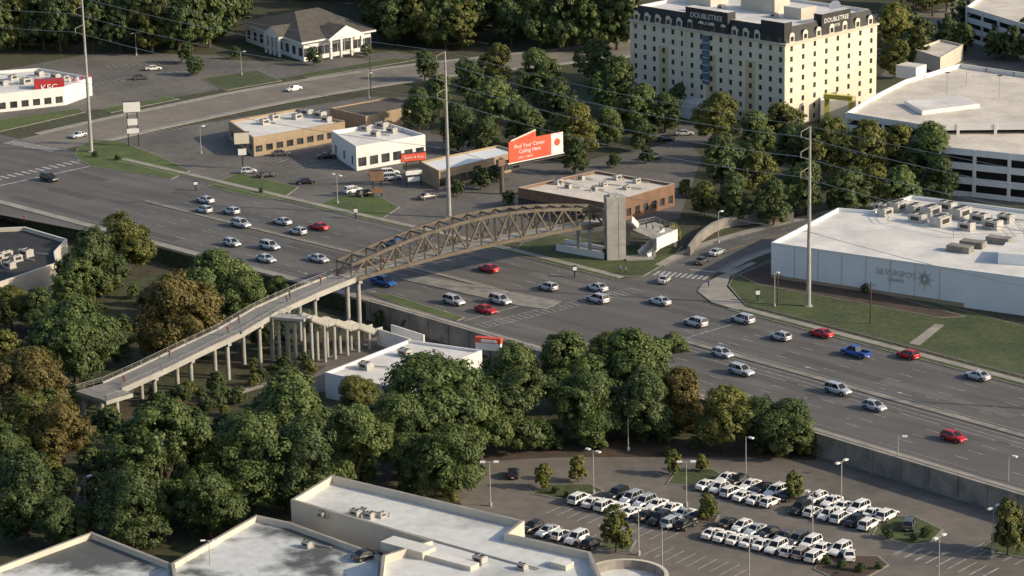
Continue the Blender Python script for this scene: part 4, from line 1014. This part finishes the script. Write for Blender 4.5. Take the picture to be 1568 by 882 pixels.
for i in range(20):
    t=random.uniform(sL-60,RD.L-120); dd_=random.choice([3.5,7,10.5,14,17.8,-3.5,-7,-10.5,-14,-17.8]); l=random.uniform(8,45)
    RD.strip(mb,t,t+l,dd_-1.3,dd_+1.3,.034+.001*i,random.choice(['patch1','patch1','patch2']))
mb.obj("road_patches")
# ------------------------------------------------------------------ people
def person_mesh(pose):
    if pose=='walk':
        J=[(0,0,.95,.15),(0,0,1.12,.14),(0,.01,1.38,.165),(0,.01,1.50,.07),(0,.02,1.60,.085),(0,.02,1.72,.09),
           (-.10,0,.90,.105),(-.11,.22,.50,.07),(-.11,.24,.08,.045),(-.11,.38,.04,.04),(.10,0,.90,.105),(.11,-.05,.50,.07),(.11,-.36,.13,.045),(.11,-.26,.03,.04),
           (-.19,0,1.42,.065),(-.25,-.12,1.16,.045),(-.25,-.04,.92,.033),(-.25,.0,.82,.035),(.19,0,1.42,.065),(.25,.12,1.16,.045),(.25,.28,.96,.033),(.25,.34,.88,.035)]
    else:
        J=[(0,0,.95,.15),(0,0,1.12,.14),(0,.0,1.38,.165),(0,.0,1.50,.07),(0,.02,1.60,.085),(0,.02,1.72,.09),
           (-.10,0,.90,.105),(-.12,.02,.50,.07),(-.13,0,.08,.045),(-.14,.16,.04,.04),(.10,0,.90,.105),(.12,.02,.50,.07),(.13,0,.08,.045),(.15,.16,.04,.04),
           (-.19,0,1.42,.065),(-.26,-.02,1.16,.045),(-.24,.08,.92,.033),(-.23,.11,.83,.035),(.19,0,1.42,.065),(.26,-.02,1.16,.045),(.22,.16,1.02,.033),(.18,.24,1.0,.035)]
    E=[(0,1),(1,2),(2,3),(3,4),(4,5),(0,6),(6,7),(7,8),(8,9),(0,10),(10,11),(11,12),(12,13),(2,14),(14,15),(15,16),(16,17),(2,18),(18,19),(19,20),(20,21)]
    me=bpy.data.meshes.new("p"); me.from_pydata([j[:3] for j in J],E,[])
    o=bpy.data.objects.new("tmp",me); sc.collection.objects.link(o)
    md=o.modifiers.new("s",'SKIN'); md.use_smooth_shade=True
    if not me.skin_vertices: 
        bpy.data.objects.remove(o); return None
    for i,j in enumerate(J):
        me.skin_vertices[0].data[i].radius=(j[3],j[3]); me.skin_vertices[0].data[i].use_root=(i==0)
    ss=o.modifiers.new("u",'SUBSURF'); ss.levels=1; ss.render_levels=1
    bpy.context.view_layer.update(); dg=bpy.context.evaluated_depsgraph_get()
    m2=bpy.data.meshes.new_from_object(o.evaluated_get(dg)); bpy.data.objects.remove(o)
    m2.materials.clear()
    for k in('blk','white','skin','hair','blk'): m2.materials.append(M[k])
    for p in m2.polygons:
        c=p.center
        if c.z<.09: k=4
        elif c.z<.98 and abs(c.x)<.21: k=0
        elif c.z>1.66 or (c.z>1.58 and c.y<-.01): k=3
        elif c.z>1.48 or (c.z<1.0 and abs(c.x)>=.15): k=2
        else: k=1
        p.material_index=k
    m2.name="figure_"+pose; return m2
PM=[person_mesh('walk'),person_mesh('stand')]
shirts=[mat("shirt_"+str(i),c,None,3,.9) for i,c in enumerate([(.5,.1,.08),(.1,.15,.35),(.6,.6,.58),(.05,.05,.06),(.35,.3,.2)])]
def person(p,z,ang,pose=0):
    if PM[pose] is None: return
    o=bpy.data.objects.new("pedestrian",PM[pose]); link(o); o.location=(p[0],p[1],z); o.rotation_euler=(0,0,ang)
    o.material_slots[1].link='OBJECT'; o.material_slots[1].material=random.choice(shirts)
for f,off_,ps in((.03,-1,0),(.22,.8,0),(.42,-.6,0),(.5,1,0),(.70,-.8,0),(.74,.5,1),(.9,.9,0)):
    t=RP.L*f; p=RP.off(t,off_); _,g=RP.at(t); person(p,rz(p)+.02,math.atan2(g.y,g.x)-math.pi/2+(math.pi if off_>0 else 0),ps)
for f in(.15,.35,.6,.85):
    p=BA+(BB-BA)*f; person(p,zb(f)+.01,math.atan2((BB-BA).y,(BB-BA).x)-math.pi/2)
for u,v in((1000,352),(990,350),(1012,354)):
    p=P(u,v,4.0); person(p,4.0,random.uniform(0,6),1)
for u,v in((950,418),(958,420),(38,340),(1085,440)):
    p=P(u,v,.16); person(p,.16,random.uniform(0,6),0)
# ------------------------------------------------------------------ light
w=bpy.data.worlds.new("World"); sc.world=w; w.use_nodes=True; nt=w.node_tree
sk=nt.nodes.new("ShaderNodeTexSky"); sk.sky_type='NISHITA'; sk.sun_disc=False
EL,AZ=25,106
sk.sun_elevation=rad(EL); sk.sun_rotation=rad(AZ); sk.air_density=1.0; sk.dust_density=2.5
nt.links.new(sk.outputs[0],nt.nodes["Background"].inputs[0]); nt.nodes["Background"].inputs[1].default_value=.15
sl=bpy.data.lights.new("sun",'SUN'); sl.energy=4.6; sl.angle=rad(.6); sl.color=(1,.83,.60)
so=bpy.data.objects.new("sun",sl); link(so)
Sv=Vector((math.sin(rad(AZ))*math.cos(rad(EL)),math.cos(rad(AZ))*math.cos(rad(EL)),math.sin(rad(EL))))
so.rotation_euler=Sv.to_track_quat('Z','Y').to_euler()
sc.view_settings.view_transform='Standard'; sc.view_settings.look='None'; sc.view_settings.exposure=0; sc.view_settings.gamma=1
